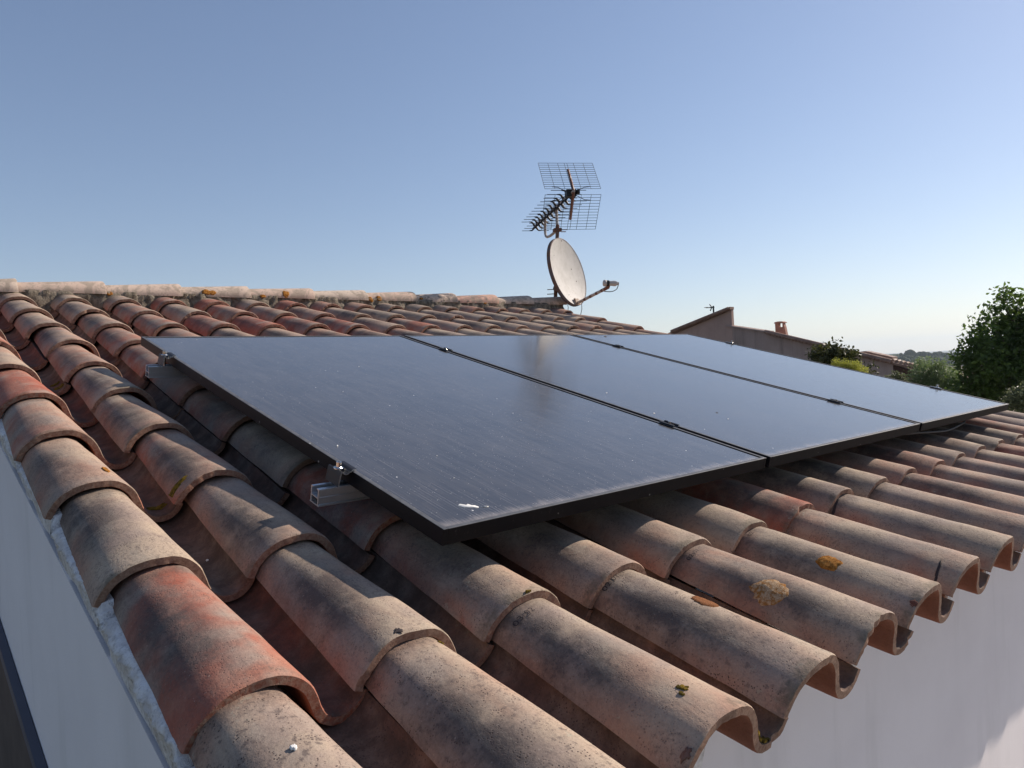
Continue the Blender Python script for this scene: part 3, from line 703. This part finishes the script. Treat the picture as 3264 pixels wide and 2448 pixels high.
# rotate in-plane so that the major axis leans as in the photo
dish = empty('satellite_dish', dc); tag(dish, 'pale rust spotted satellite dish on the mast beyond the ridge', 'satellite dish')
RX, RZ_ = .284, .296
def dp(a, b, c): return drt*a + dup*b + dn*c
def dish_m():
    t = NT('dish_paint'); P = t.tc.outputs['Object']; n = t.noise(P, 10, 6, .7)
    sx = t.n('SeparateXYZ'); t.l(P, sx.inputs[0]); low = t.ramp(sx.outputs[2], .05, -.36)
    c = t.mix(t.ramp(n, .35, .7), (.45, .435, .41), (.37, .355, .33)); sp = t.noise(P, 45, 6, .8)
    c = t.mix(t.math('MULTIPLY', t.ramp(sp, .56, .66), t.ramp(sx.outputs[2], -.08, -.34)), c, (.14, .07, .035))
    v = t.n('TexVoronoi'); t.l(P, v.inputs['Vector']); v.inputs['Scale'].default_value = 26; s2 = t.n('SeparateColor'); t.l(v.outputs['Color'], s2.inputs[0])
    c = t.mix(t.math('MULTIPLY', t.math('LESS_THAN', v.outputs[0], .17), t.math('GREATER_THAN', s2.outputs[0], .86)), c, (.05, .035, .03))
    st = t.noise(t.scale(P, (1, 1, .12)), 30, 4); c = t.mix(t.math('MULTIPLY', t.ramp(st, .55, .75), .35), c, (.25, .22, .17))
    t.set(col=c, rough=.6, spec=.3); return t.m
mb = MB(); vs = []; NR, NA = 10, 48
for side in (0, 1):
    for i in range(NR+1):
        r = i/NR
        for a in range(NA):
            t = 2*math.pi*a/NA; vs.append(dp(RX*r*math.cos(t), RZ_*r*math.sin(t), .042*r*r - .042 - (.004 if side else 0)))
off = (NR+1)*NA
for i in range(NR):
    for a in range(NA):
        p = i*NA+a; q = i*NA+(a+1) % NA; mb.f.append([p, q, q+NA, p+NA]); mb.f.append([off+p, off+p+NA, off+q+NA, off+q])
mb.v = [tuple(v) for v in vs]; mb.mi = [0]*len(mb.f); mb.sm = [True]*len(mb.f)
mb.build('reflector', dish_m(), dish, fix=False)
mb = MB(); ringp = [dp(RX*math.cos(2*math.pi*a/NA), RZ_*math.sin(2*math.pi*a/NA), 0) for a in range(NA+1)]
prof = [(0, .002), (.008, .001), (.009, -.028), (.002, -.030)]
vs = []; fs = []
for a in range(NA):
    t = 2*math.pi*a/NA
    for (dr, dz) in prof: vs.append(dp((RX+dr)*math.cos(t), (RZ_+dr)*math.sin(t), dz))
for a in range(NA):
    for q in range(3):
        x = a*4+q; y = ((a+1) % NA)*4+q; fs.append((x, y, y+1, x+1))
mb.add(vs, fs, 0, True); mb.build('rim', rusty('dish_rim', (.10, .095, .11), (.16, .09, .06), 8), dish)
# back bracket to the mast
tgt = m0 + mdir*((dc - m0).dot(mdir)*.8) - dc
mb = MB(); mb.tube([dp(0, -.10, -.075), tgt], .03, 8); mb.box((-.045, -.10, -.12), (.045, .10, -.055), 0, Matrix((drt, dup, dn)).transposed().to_4x4()); mb.build('back_bracket', M_MAST, dish)
mb = MB()
for z in (-.13, -.17): p = m0 + mdir*((dc-m0).dot(mdir)+z) - dc; mb.tube([p - hr*.0, p - hr*.075], .004, 6)
mb.build('bracket_bolts', M_MAST, dish)
# feed arm and LNB
base = dp(.03, -RZ_+.015, .0)
lnb = at(1941, 903, DD - .42) - dc
elb = at(1938, 916, DD - .41) - dc
mb = MB(); mb.tube([base, elb.lerp(base, .06)], .0125, 6); mb.build('feed_arm', M_GALV, dish)
mb = MB()
for f in (.28, .47, .66, .83):
    p = base.lerp(elb, f); d = (elb-base).normalized(); mb.tube([p - d*.012, p + d*.012], .0145, 8)
mb.tube([elb.lerp(base, .1), elb, lnb.lerp(elb, .3)], .015, 8); mb.build('arm_bands', M_RBAR, dish)
mb = MB(); mb.box((-.035, -.015, -.006), (.035, .04, .012), 0, Matrix.Translation(base) @ Matrix((drt, dup, dn)).transposed().to_4x4()); mb.build('arm_bracket', rusty('chipped_paint', (.5, .42, .33), (.16, .08, .05), 60), dish)
ld = hr*.985 - UP*.06 + hd*.1; ld.normalize()
mb = MB(); mb.tube([lnb - ld*.048, lnb - ld*.043, lnb - ld*.024, lnb - ld*.021], [.018, .026, .027, .02], 14); mb.tube([lnb - ld*.002, lnb + ld*.030, lnb + ld*.038, lnb + ld*.060], [.020, .021, .023, .021], 12); mb.tube([lnb + ld*.060, lnb + ld*.080], .013, 8); mb.build('feed_horn', M_GREYPL, dish)
mb = MB(); mb.tube([lnb - ld*.022, lnb + ld*.0], .024, 12); mb.build('horn_clamp', M_PLASTIC, dish)
c0 = at(1971, 907, DD-.42)-dc; cab = [c0, at(1966, 921, DD-.41)-dc, at(1951, 929, DD-.38)-dc, at(1930, 929, DD-.34)-dc, at(1915, 926, DD-.30)-dc]
mb = MB(); mb.tube(catmull(cab, 4), .0035, 6); mb.build('feed_cable', M_CABLE, dish)
for i, (a, b, lab) in enumerate((((1808, 960), (1810, 1000), 'thin black wire hanging behind the dish onto the roof'), ((1854, 968), (1851, 1003), 'thin grey wire hanging from the dish rim to the roof'))):
    p0 = at(*a, 6.45); p1 = at(*b, 6.45); mb = MB(); mb.tube([p0, p0.lerp(p1, .5) + hr*.006, p1, p1 - ZZ*.25], .003, 6)
    tag(mb.build('hanging_wire', M_BLACKCABLE if i == 0 else M_CABLE), lab, 'wire')

# ------------------------------------------------------------------ neighbour's house
NX = 25.
def nw(px, py): return onplane(px, py, 0, NX)
def stucco(name, a, b, st):
    t = NT(name); P = t.tc.outputs['Object']; n = t.noise(P, .9, 6, .65); v = t.noise(t.scale(P, (1, 1, .10)), 1.6, 6, .7)
    c = t.mix(t.ramp(n, .3, .7), a, b); c = t.mix(t.math('MULTIPLY', t.ramp(v, .48, .66), .55), c, st); t.set(col=c, rough=.95, spec=.15); t.bump(t.noise(P, 8, 6), .03, .5); return t.m
M_ST1 = stucco('pink_beige_stucco', (.36, .255, .215), (.42, .30, .25), (.29, .215, .185))
M_ST2 = stucco('stained_stucco', (.31, .24, .21), (.37, .29, .255), (.17, .14, .125))
M_FARROOF = rusty('far_roof_clay', (.27, .175, .13), (.20, .125, .095), 3)
nh = empty('neighbour_house', nw(2334, 1150)); no = nh.location.copy()
tag(nh, 'beige stucco neighbouring house with a sloping gable wall behind the panels', 'house')
def nb(mb, name, mats, parent=None, **k):
    mb.v = [tuple(Vector(v) - no) for v in mb.v]; return mb.build(name, mats, parent or nh, **k)
G = 20.0
def wallpoly(pts, dx, bottom=-3.2):
    top = [nw(*p) for p in pts]; poly = [Vector((NX, top[0].y, bottom))] + top + [Vector((NX, top[-1].y, bottom))]; return poly, dx
mb = MB(); pl, _ = wallpoly([(2040, 1110), (2322, 992), (2331, 986), (2334, 1042)], 0); mb.prism(pl, Vector((.15, 0, 0))); nb(mb, 'gable_wall', M_ST1)
mb = MB(); pl, _ = wallpoly([(2334.5, 1041), (2445, 1059), (2447, 1066), (2846, 1160)], 0); mb.prism(pl, Vector((.4, 0, 0))); nb(mb, 'side_wall', M_ST2)
def slab(p0, p1, t0, depth, x0=-.15):
    a, b = nw(*p0), nw(*p1); u = Vector((0, 0, t0)); return [a + Vector((x0,0,0)), b + Vector((x0,0,0)), b + u + Vector((x0,0,0)), a + u + Vector((x0,0,0))], Vector((depth, 0, 0))
mb = MB(); mb.prism(*slab((2040, 1110), (2333, 986), .10, .3)); nb(mb, 'north_roof', M_FARROOF)
mb = MB(); mb.prism(*slab((2446, 1062), (2900, 1172), .07, .3)); nb(mb, 'south_roof', M_FARROOF)
mb = MB(); mb.prism(*slab((2318, 1040), (2446, 1059), .05, .6, -.1)); nb(mb, 'coping', M_ST2)
# verge tiles as a beaded edge
mb = MB(); a = nw(2447, 1063); b = nw(2846, 1158); n = 36
for i in range(n):
    p = a.lerp(b, i/n) + Vector((-.2, 0, .08)); q = a.lerp(b, (i+1.15)/n) + Vector((-.2, 0, .06)); mb.tube([p, q], [.075, .09], 8)
nb(mb, 'verge_tiles', M_FARROOF)
mb = MB(); a = nw(2150, 1060); b = nw(2330, 988); n = 16
for i in range(n):
    p = b.lerp(a, i/n) + Vector((-.18, 0, .07)); q = b.lerp(a, (i+1.15)/n) + Vector((-.18, 0, .05)); mb.tube([p, q], [.06, .075], 8)
nb(mb, 'verge_tiles', M_FARROOF)
# lower awning roof at the right end, dark timber underside
A = nw(2846, 1152); B = nw(2932, 1172)
mb = MB(); mb.prism([A, B, B + Vector((0, 0, -.10)), A + Vector((0, 0, -.12))], Vector((.25, 0, 0))); nb(mb, 'porch_roof', M_FARROOF)
mb = MB()
for i in range(7):
    p = A.lerp(B, i/6) + Vector((-.03, 0, .03)); mb.tube([p, p + Vector((.25, 0, 0))], .06, 8)
nb(mb, 'porch_tiles', rusty('pale_porch_tiles', (.36, .26, .20), (.26, .17, .12), 2))
mb = MB(); C1 = nw(2848, 1165); C2 = nw(2905, 1180); C3 = nw(2900, 1225); C4 = nw(2848, 1215)
mb.prism([C1, C2, C3, C4], Vector((.3, 0, 0))); nb(mb, 'porch_beam', simple('dark_timber', (.07, .035, .025), .9))
mb = MB(); c = nw(2880, 1200) + Vector((.5, 0, 0)); mb.box((c.x, c.y-.2, -3.2), (c.x+.4, c.y+.2, c.z)); nb(mb, 'porch_post', bpy.data.materials['dark_timber'])
# second roof edge behind
mb = MB(); P0 = onplane(2730, 1122, 0, NX+5); P1 = onplane(2757, 1119, 0, NX+5); P2 = onplane(2845, 1138, 0, NX+5)
mb.prism([P0, P1, P2, P2 + Vector((0, 0, -.12)), P0 + Vector((0, 0, -.1))], Vector((.5, 0, 0))); nb(mb, 'rear_roof', M_FARROOF)
# body of the house
# main roof falls away behind the parapet
mb = MB(); ya = nw(2334, 1042).y; yb = nw(2846, 1160).y; mb.box((NX+.4, yb+.1, -3.2), (NX+6.8, ya, nw(2846,1160).z-.6)); nb(mb, 'house_body', M_ST2)
# chimney
ch = empty('chimney', nw(2490, 1066) - no); ch.parent = nh
def cb(mb, name, mats): mb.v = [tuple(Vector(v) - no - ch.location) for v in mb.v]; return mb.build(name, mats, ch)
def nwc(x, y): return onplane(x, y, 0, NX+1.2)
M_CHIM = rusty('chimney_render', (.36, .17, .115), (.29, .14, .10), 1.5)
k = 0.31646
def c2(x, y): return nwc(2150 + x*k, 950 + y*k)
# built as a frame around the through opening
TL, TR_ = c2(1012, 258), c2(1096, 262); BL_, BR = c2(1014, 372), c2(1154, 400)
ol, orr, ot, ob = c2(1048, 268), c2(1086, 268), c2(1048, 264), c2(1048, 294)
def interp(z):   # right slanted edge
    f = (TR_.z - z)/(TR_.z - BR.z); return TR_.y + (BR.y - TR_.y)*max(0, f)
D = Vector((.16, 0, 0)); X = TL.x
mb = MB()
mb.prism([Vector((X, TL.y, ob.z)), Vector((X, interp(ob.z), ob.z)), Vector((X, BR.y, BR.z-.5)), Vector((X, TL.y, BL_.z-.5))], D)
mb.prism([Vector((X, TL.y, TL.z)), Vector((X, ol.y, TL.z)), Vector((X, ol.y, ob.z)), Vector((X, TL.y, ob.z))], D)
mb.prism([Vector((X, orr.y, TL.z)), Vector((X, TR_.y, TL.z)), Vector((X, interp(ob.z), ob.z)), Vector((X, orr.y, ob.z))], D)
cb(mb, 'stack', M_CHIM)
T0, T1 = c2(1008, 258), c2(1106, 262)
mb = MB(); mb.prism([Vector((X-.05, T0.y, TL.z)), Vector((X-.05, T0.y-.02, TL.z+.05)), Vector((X-.05, T0.y-.15, TL.z+.075)), Vector((X-.05, T1.y+.1, TL.z+.07)), Vector((X-.05, T1.y, TL.z+.03)), Vector((X-.05, T1.y, TL.z))], Vector((.26, 0, 0))); cb(mb, 'cap', M_CHIM)
# small antenna on the neighbour's roof
p0 = onplane(2276, 1008, 0, NX+1.); p1 = onplane(2273.5, 975, 0, NX+1.)
na = empty('small_antenna', p0); tag(na, 'small thin television antenna above the neighbouring gable roof', 'antenna')
mb = MB(); mb.tube([p0 - Vector((0,0,.3)) - p0, p1-p0], .035, 8); mb.build('mast', M_WIRE, na)
mb = MB(); q = [onplane(x, y, 0, NX+1.)-p0 for x, y in ((2251, 981), (2277, 979), (2262, 970), (2268, 978), (2264, 991), (2269, 979))]
mb.tube(q[0:2], .022, 6); mb.tube(q[2:4], .022, 6); mb.tube(q[4:6], .022, 6)
for f in (.2, .4): p = q[0].lerp(q[1], f); mb.tube([p - Vector((.25, 0, 0)), p + Vector((.25, 0, 0))], .015, 5)
mb.build('aerial', M_WIRE, na)

# ------------------------------------------------------------------ vegetation
def leafmat(name, a, b, tr=.35):
    t = NT(name); P = t.tc.outputs['Object']; n = t.noise(P, 2.5, 4, .6)
    at_ = t.n('Attribute'); at_.attribute_name = 'tint'
    c = t.mix(at_.outputs['Fac'], a, b); c = t.mix(t.ramp(n, .3, .7), c, tuple(q*.75 for q in a))
    t.set(col=c, rough=.5, spec=.35)
    tl = t.n('BsdfTranslucent'); t.l(t.mix(.5, c, tuple(min(1, q*2) for q in b)), tl.inputs[0]); mx = t.n('MixShader'); mx.inputs[0].default_value = tr
    t.l(t.b.outputs[0], mx.inputs[1]); t.l(tl.outputs[0], mx.inputs[2]); t.l(mx.outputs[0], t.out.inputs[0]); return t.m
def crown(name, blobs, n, size, mat, parent, seed, asp=.55, bias=.55):
    """blobs: (centre, rx, ry, rz); leaves grouped in sprays so the outline stays uneven"""
    r = random.Random(seed); V = []; F = []; T = []
    w = [b[1]*b[2]*b[3] for b in blobs]; tot = sum(w); org = parent.location
    for (c, rx, ry, rz3), ww in zip(blobs, w):
        cnt = max(20, int(n*ww/tot)); sprays = max(6, cnt//14)
        for s in range(sprays):
            while True:
                q = Vector((r.uniform(-1,1), r.uniform(-1,1), r.uniform(-1,1)))
                if q.length <= 1: break
            rad = q.length ** bias; q = q.normalized()*rad
            sc = Vector((c.x+q.x*rx, c.y+q.y*ry, c.z+q.z*rz3)); tint = r.random()
            if noise.noise(sc*2.6/ max(.4, rx)) < -.16: continue
            for l in range(14):
                p = sc + Vector([max(-1.6, min(1.6, r.gauss(0,1))) for _ in range(3)])*size*.95
                a = Vector((r.gauss(0,1), r.gauss(0,1), r.gauss(0,.8))).normalized(); b = a.cross(Vector((r.gauss(0,1), r.gauss(0,1), r.gauss(0,1)))).normalized()
                sz = size*r.uniform(.55, 1.15); i0 = len(V); nn = a.cross(b)*sz*.12
                V += [p - a*sz*.5 - org, p - a*sz*.1 + b*sz*asp*.5 + nn - org, p + a*sz*.5 - org, p - a*sz*.1 - b*sz*asp*.5 + nn - org]
                F.append((i0, i0+1, i0+2, i0+3)); T += [min(1, max(0, tint + r.uniform(-.25,.25)))]*4
    me = bpy.data.meshes.new(name); me.from_pydata([tuple(v) for v in V], [], F); me.materials.append(mat)
    at_ = me.attributes.new('tint', 'FLOAT', 'POINT'); at_.data.foreach_set('value', T); me.update(); return link(name, me, parent)
def limb(mb, p0, p1, r0, r1, rr, k=5):
    pts = []; rs = []
    for i in range(k+1):
        f = i/k; q = p0.lerp(p1, f) + Vector((rr.uniform(-1,1), rr.uniform(-1,1), 0))*(p1-p0).length*.035*(0 < i < k); pts.append(q); rs.append(r0+(r1-r0)*f)
    mb.tube(pts, rs, 8)
M_BARK = rusty('bark', (.10, .08, .06), (.16, .13, .10), 12)
def tree(name, cat, label, depth, pxblobs, n, size, mat, seed, ground=-3.2, stem=.09, asp=.55, group=None, bias=.55, tx=None):
    bl = []
    for (x, y, rx, ry) in pxblobs:
        k = depth/FPX; bl.append((at(x, y, depth + random.Random(seed+x).uniform(-.25, .35)*rx*k), rx*k, rx*k*.9, ry*k))
    big = max(bl, key=lambda b: b[1]*b[3])
    base = Vector((big[0].x, big[0].y, ground)) if tx is None else Vector((*(at(tx, 1200, depth)).xy, ground))
    root = empty(name, base); tag(root, label, cat, group)
    rr = random.Random(seed); mb = MB(); fork = Vector((0, 0, (big[0].z - big[3]*.6 - ground)*.8)); 
    if fork.z < .3: fork.z = .3
    limb(mb, Vector((0,0,-.1)), fork, stem, stem*.7, rr)
    for b in bl: limb(mb, fork, b[0]-base, stem*.5, stem*.12, rr)
    mb.build('trunk', M_BARK, root)
    crown('crown', bl, n, size, mat, root, seed, asp, bias); return root
ML_D = leafmat('dark_leaf', (.034, .060, .012), (.10, .165, .028), .4)
ML_O = leafmat('olive_leaf', (.095, .14, .055), (.20, .27, .11), .35)
ML_B = leafmat('bush_leaf', (.035, .045, .014), (.075, .080, .022), .25)
ML_Y = leafmat('yellow_leaf', (.22, .26, .04), (.42, .42, .07), .35)
ML_G = leafmat('grey_leaf', (.07, .09, .04), (.16, .18, .09), .25)
tree('tall_tree', 'tree', 'tall dark broadleaf tree at the right edge behind the roof', 15.0,
     [(3205,985,38,62),(3255,1010,50,62),(3170,1050,60,60),(3118,1100,42,36),(3072,1125,26,26),(3085,1165,40,40),(3225,1110,95,85),(3140,1160,85,75),(3060,1215,25,40),(3105,1250,70,45),(3200,1220,90,70),(3330,1100,120,130),(3310,1230,110,90),(3160,1285,60,25)], 23000, .12, ML_D, 11, stem=.16, bias=.62)
tree('olive_tree', 'tree', 'small grey green olive tree between the porch and the tall tree', 19.5,
     [(2960,1180,52,38),(3000,1205,62,42),(2935,1225,38,35),(3030,1240,45,35),(2905,1210,20,26),(2990,1235,60,35)], 13000, .085, ML_O, 12, stem=.09, asp=.35, bias=.5)
tree('loquat_bush', 'shrub', 'dark green shrub in front of the neighbouring stained wall', 15.5,
     [(2640,1136,34,24),(2655,1112,14,14),(2612,1140,18,16),(2698,1145,24,18),(2765,1180,16,10),(2720,1126,6,8),(2670,1162,50,22),(2602,1128,7,8)], 5200, .10, ML_B, 13, stem=.05, bias=.5)
tree('golden_shrub', 'shrub', 'bright yellow green feathery shrub against the dark green shrub', 14.0,
     [(2680,1160,24,16),(2715,1170,30,15),(2745,1182,22,10),(2690,1175,42,14)], 9000, .035, ML_Y, 14, stem=.03, asp=.35, bias=.75)
tree('grey_shrub', 'shrub', 'low grey green shrub beside the farthest panel corner at the right', 10.5,
     [(3240,1270,32,26),(3215,1290,22,20),(3262,1290,35,30),(3225,1262,16,12),(3290,1250,40,30)], 5200, .05, ML_G, 15, stem=.03, bias=.5)
tree('wall_shrub', 'shrub', 'small green shrub at the foot of the dark porch', 17.5,
     [(2858,1205,14,12),(2838,1212,14,8),(2872,1214,14,10)], 1800, .06, ML_G, 16, stem=.02)

# distant red roof seen through the tree
mb = MB(); a = at(3104, 1206, 55); b = at(3160, 1192, 55); c = at(3235, 1204, 55)
fr_ = Vector((a.x, a.y, -3.2))
dh = empty('distant_house', fr_); tag(dh, 'far house with a faded red roof glimpsed through the tall tree', 'house')
dx = (c - a); dx.z = 0; dx.normalize(); dy = Vector((-dx.y, dx.x, 0))
mb.prism([p - fr_ for p in (at(3095,1214,55), b, at(3300,1190,55), at(3310,1216,55))], dy*6); mb.build('roof', rusty('faded_red_roof', (.34, .15, .11), (.26, .12, .09), .8), dh)
mb = MB(); zt2 = at(3100,1214,55).z; mb.prism([a - fr_ + Vector((0,0,0)), at(3300,1213,55) - fr_, Vector((*(at(3300,1213,55)-fr_).xy, -.0)), Vector((*(a-fr_).xy, 0))], dy*5.5); mb.build('wall', M_ST2, dh)

# unseen pale terrace added to bounce sunlight onto the front wall
mb = MB(); mb.box((-.9, -9, -3.24), (14, FY-.01, -3.19)); o = mb.build('bounce_terrace', simple('bounce_paving', (.50, .44, .37), .9, var=.15, sc=3)); tag(o, kind='structure')
# ------------------------------------------------------------------ ground, hills
def ground_m():
    t = NT('dry_ground'); P = t.tc.outputs['Object']; n = t.noise(P, .35, 6, .6); n2 = t.noise(P, .012, 5, .6); n3 = t.noise(P, 6, 5, .7)
    c = t.mix(t.ramp(n, .35, .65), (.17, .135, .10), (.24, .19, .14)); c = t.mix(t.ramp(n2, .4, .6), c, (.05, .065, .028)); c = t.mix(t.ramp(n3, .4, .7, 0, .5), c, (.05, .04, .03))
    t.set(col=c, rough=.95, spec=.1); t.bump(n3, .03, .6); return t.m
mb = MB(); vs = []; fs = []; rings = [0, 6, 15, 40, 100, 300, 800, 2500, 9400]; NA = 48
for r in rings:
    for a in range(NA):
        t = 2*math.pi*a/NA; x = r*math.cos(t); y = r*math.sin(t)
        z = -3.2 - (0 if r < 60 else min(14, (r-60)*.02)) ; vs.append((x, y, z))
for i in range(len(rings)-1):
    for a in range(NA): fs.append((i*NA+a, i*NA+(a+1) % NA, (i+1)*NA+(a+1) % NA, (i+1)*NA+a))
mb.add(vs, fs, 0, True); g = mb.build('ground', ground_m(), fix=False); tag(g, kind='structure')
def hill(name, pts, depth, thick, mat):
    """rounded ridge through skyline pixels"""
    mb = MB(); vs = []; K = 9; fine = []
    P = [at(x, y, depth) for x, y in pts]; P = catmull(P, 8)
    away = Vector((FW.x, FW.y, 0)).normalized()
    for i, p in enumerate(P):
        for j in range(K):
            f = j/(K-1)*2 - 1; h = (1 - f*f)
            z = -18 + (p.z + 18)*h + .04*(p.z+18)*noise.noise(Vector((i*.4, f*4, 2)))*h*(abs(f) > .01)
            vs.append(Vector((p.x, p.y, 0)) + away*thick*f + Vector((0, 0, z)))
    fs = [(i*K+j, i*K+j+1, (i+1)*K+j+1, (i+1)*K+j) for i in range(len(P)-1) for j in range(K-1)]
    mb.add(vs, fs, 0, True); o = mb.build(name, mat); tag(o, kind='structure'); return o
def hillm(name, a, b, sc):
    t = NT(name); P = t.tc.outputs['Object']; n = t.noise(P, sc, 7, .7); t.set(col=t.mix(t.ramp(n, .4, .6), a, b), rough=.95, spec=.1); t.bump(n, 6, 1.); return t.m
M_HILL = hillm('wooded_hill', (.022, .034, .018), (.042, .056, .028), .03)
hill('hill', [(2500,1150),(2700,1140),(2800,1134),(2860,1128),(2910,1133),(2980,1138),(3100,1134),(3250,1138),(3500,1128),(3900,1120)], 950, 90, M_HILL)
hill('hill', [(600,1215),(1200,1185),(1900,1160),(2500,1144),(2780,1133),(2830,1128),(2900,1127),(2980,1121),(3060,1116),(3150,1112),(3300,1105),(3700,1092),(4200,1080)], 8000, 900, M_HILL)
# far wood along the near hill, reads as one mass
def wood():
    r = random.Random(4); mb = MB(); base = 850
    line = [(2863,1140,3),(2872,1128,5),(2880,1133,4),(2889,1130,6),(2893,1124,10),(2902,1122,13),(2911,1126,10),(2920,1131,7),(2932,1126,9),(2945,1126,10),(2958,1127,8),(2970,1130,8),(2982,1127,9),(2993,1126,10),(3006,1129,8),(3018,1129,8),(3030,1131,8),(3042,1129,8),(3056,1128,9),(3070,1130,8),(3090,1128,10)]
    for (x, y, s) in line + [(r.uniform(2865, 3110), r.uniform(1136, 1158), r.uniform(4, 9)) for _ in range(130)] + [(r.uniform(3110, 3700), r.uniform(1120, 1155), r.uniform(6, 12)) for _ in range(120)] + [(r.uniform(2300, 2860), r.uniform(1146, 1166), r.uniform(5, 9)) for _ in range(90)]:
        d = base + (0 if y < 1133 else -(y-1133)*9) + r.uniform(-20, 20); c = at(x, y+s*.35, d); R0 = s*d/FPX
        vs = []; nn = 9; mm = 6
        for i in range(mm+1):
            ph = math.pi*i/mm
            for j in range(nn):
                t = 2*math.pi*j/nn; q = Vector((math.sin(ph)*math.cos(t), math.sin(ph)*math.sin(t), math.cos(ph))); w = 1+.28*noise.noise(q*2.2+c*.1)
                vs.append(c + Vector((q.x*R0*1.15, q.y*R0*1.15, q.z*R0))*w)
        mb.add(vs, [(i*nn+j, i*nn+(j+1) % nn, (i+1)*nn+(j+1) % nn, (i+1)*nn+j) for i in range(mm) for j in range(nn)], 0, True)
    return mb.build('distant_wood', M_HILL)
tag(wood(), 'wooded skyline on the hazy hill, with one round crowned pine', 'wood', kind='stuff')
p = at(2860, 1128, 600); mb = MB(); mb.tube([at(2860, 1150, 600)-p, Vector((0,0,0))], .25, 6); o = mb.build('distant_mast', M_WIRE); o.location = p; tag(o, 'tiny pole standing left of the round pine on the hill', 'pole')
# ------------------------------------------------------------------ haze
HAZE = True
if HAZE:
    mb = MB(); mb.box((-9500, -9500, -30), (9500, 9500, 150)); hz = mb.build('haze', None); hz.data.materials.clear()
    hm = bpy.data.materials.new('haze_air'); hm.use_nodes = True; ht = hm.node_tree; ht.nodes.clear(); ho = ht.nodes.new('ShaderNodeOutputMaterial'); hv = ht.nodes.new('ShaderNodeVolumePrincipled')
    hv.inputs['Color'].default_value = (.74, .88, 1, 1); hv.inputs['Density'].default_value = .00014; hv.inputs['Anisotropy'].default_value = .3
    ht.links.new(hv.outputs[0], ho.inputs['Volume']); hz.data.materials.append(hm); tag(hz, kind='stuff', label='thin blue summer haze over the distance')
    hz.display_type = 'WIRE'
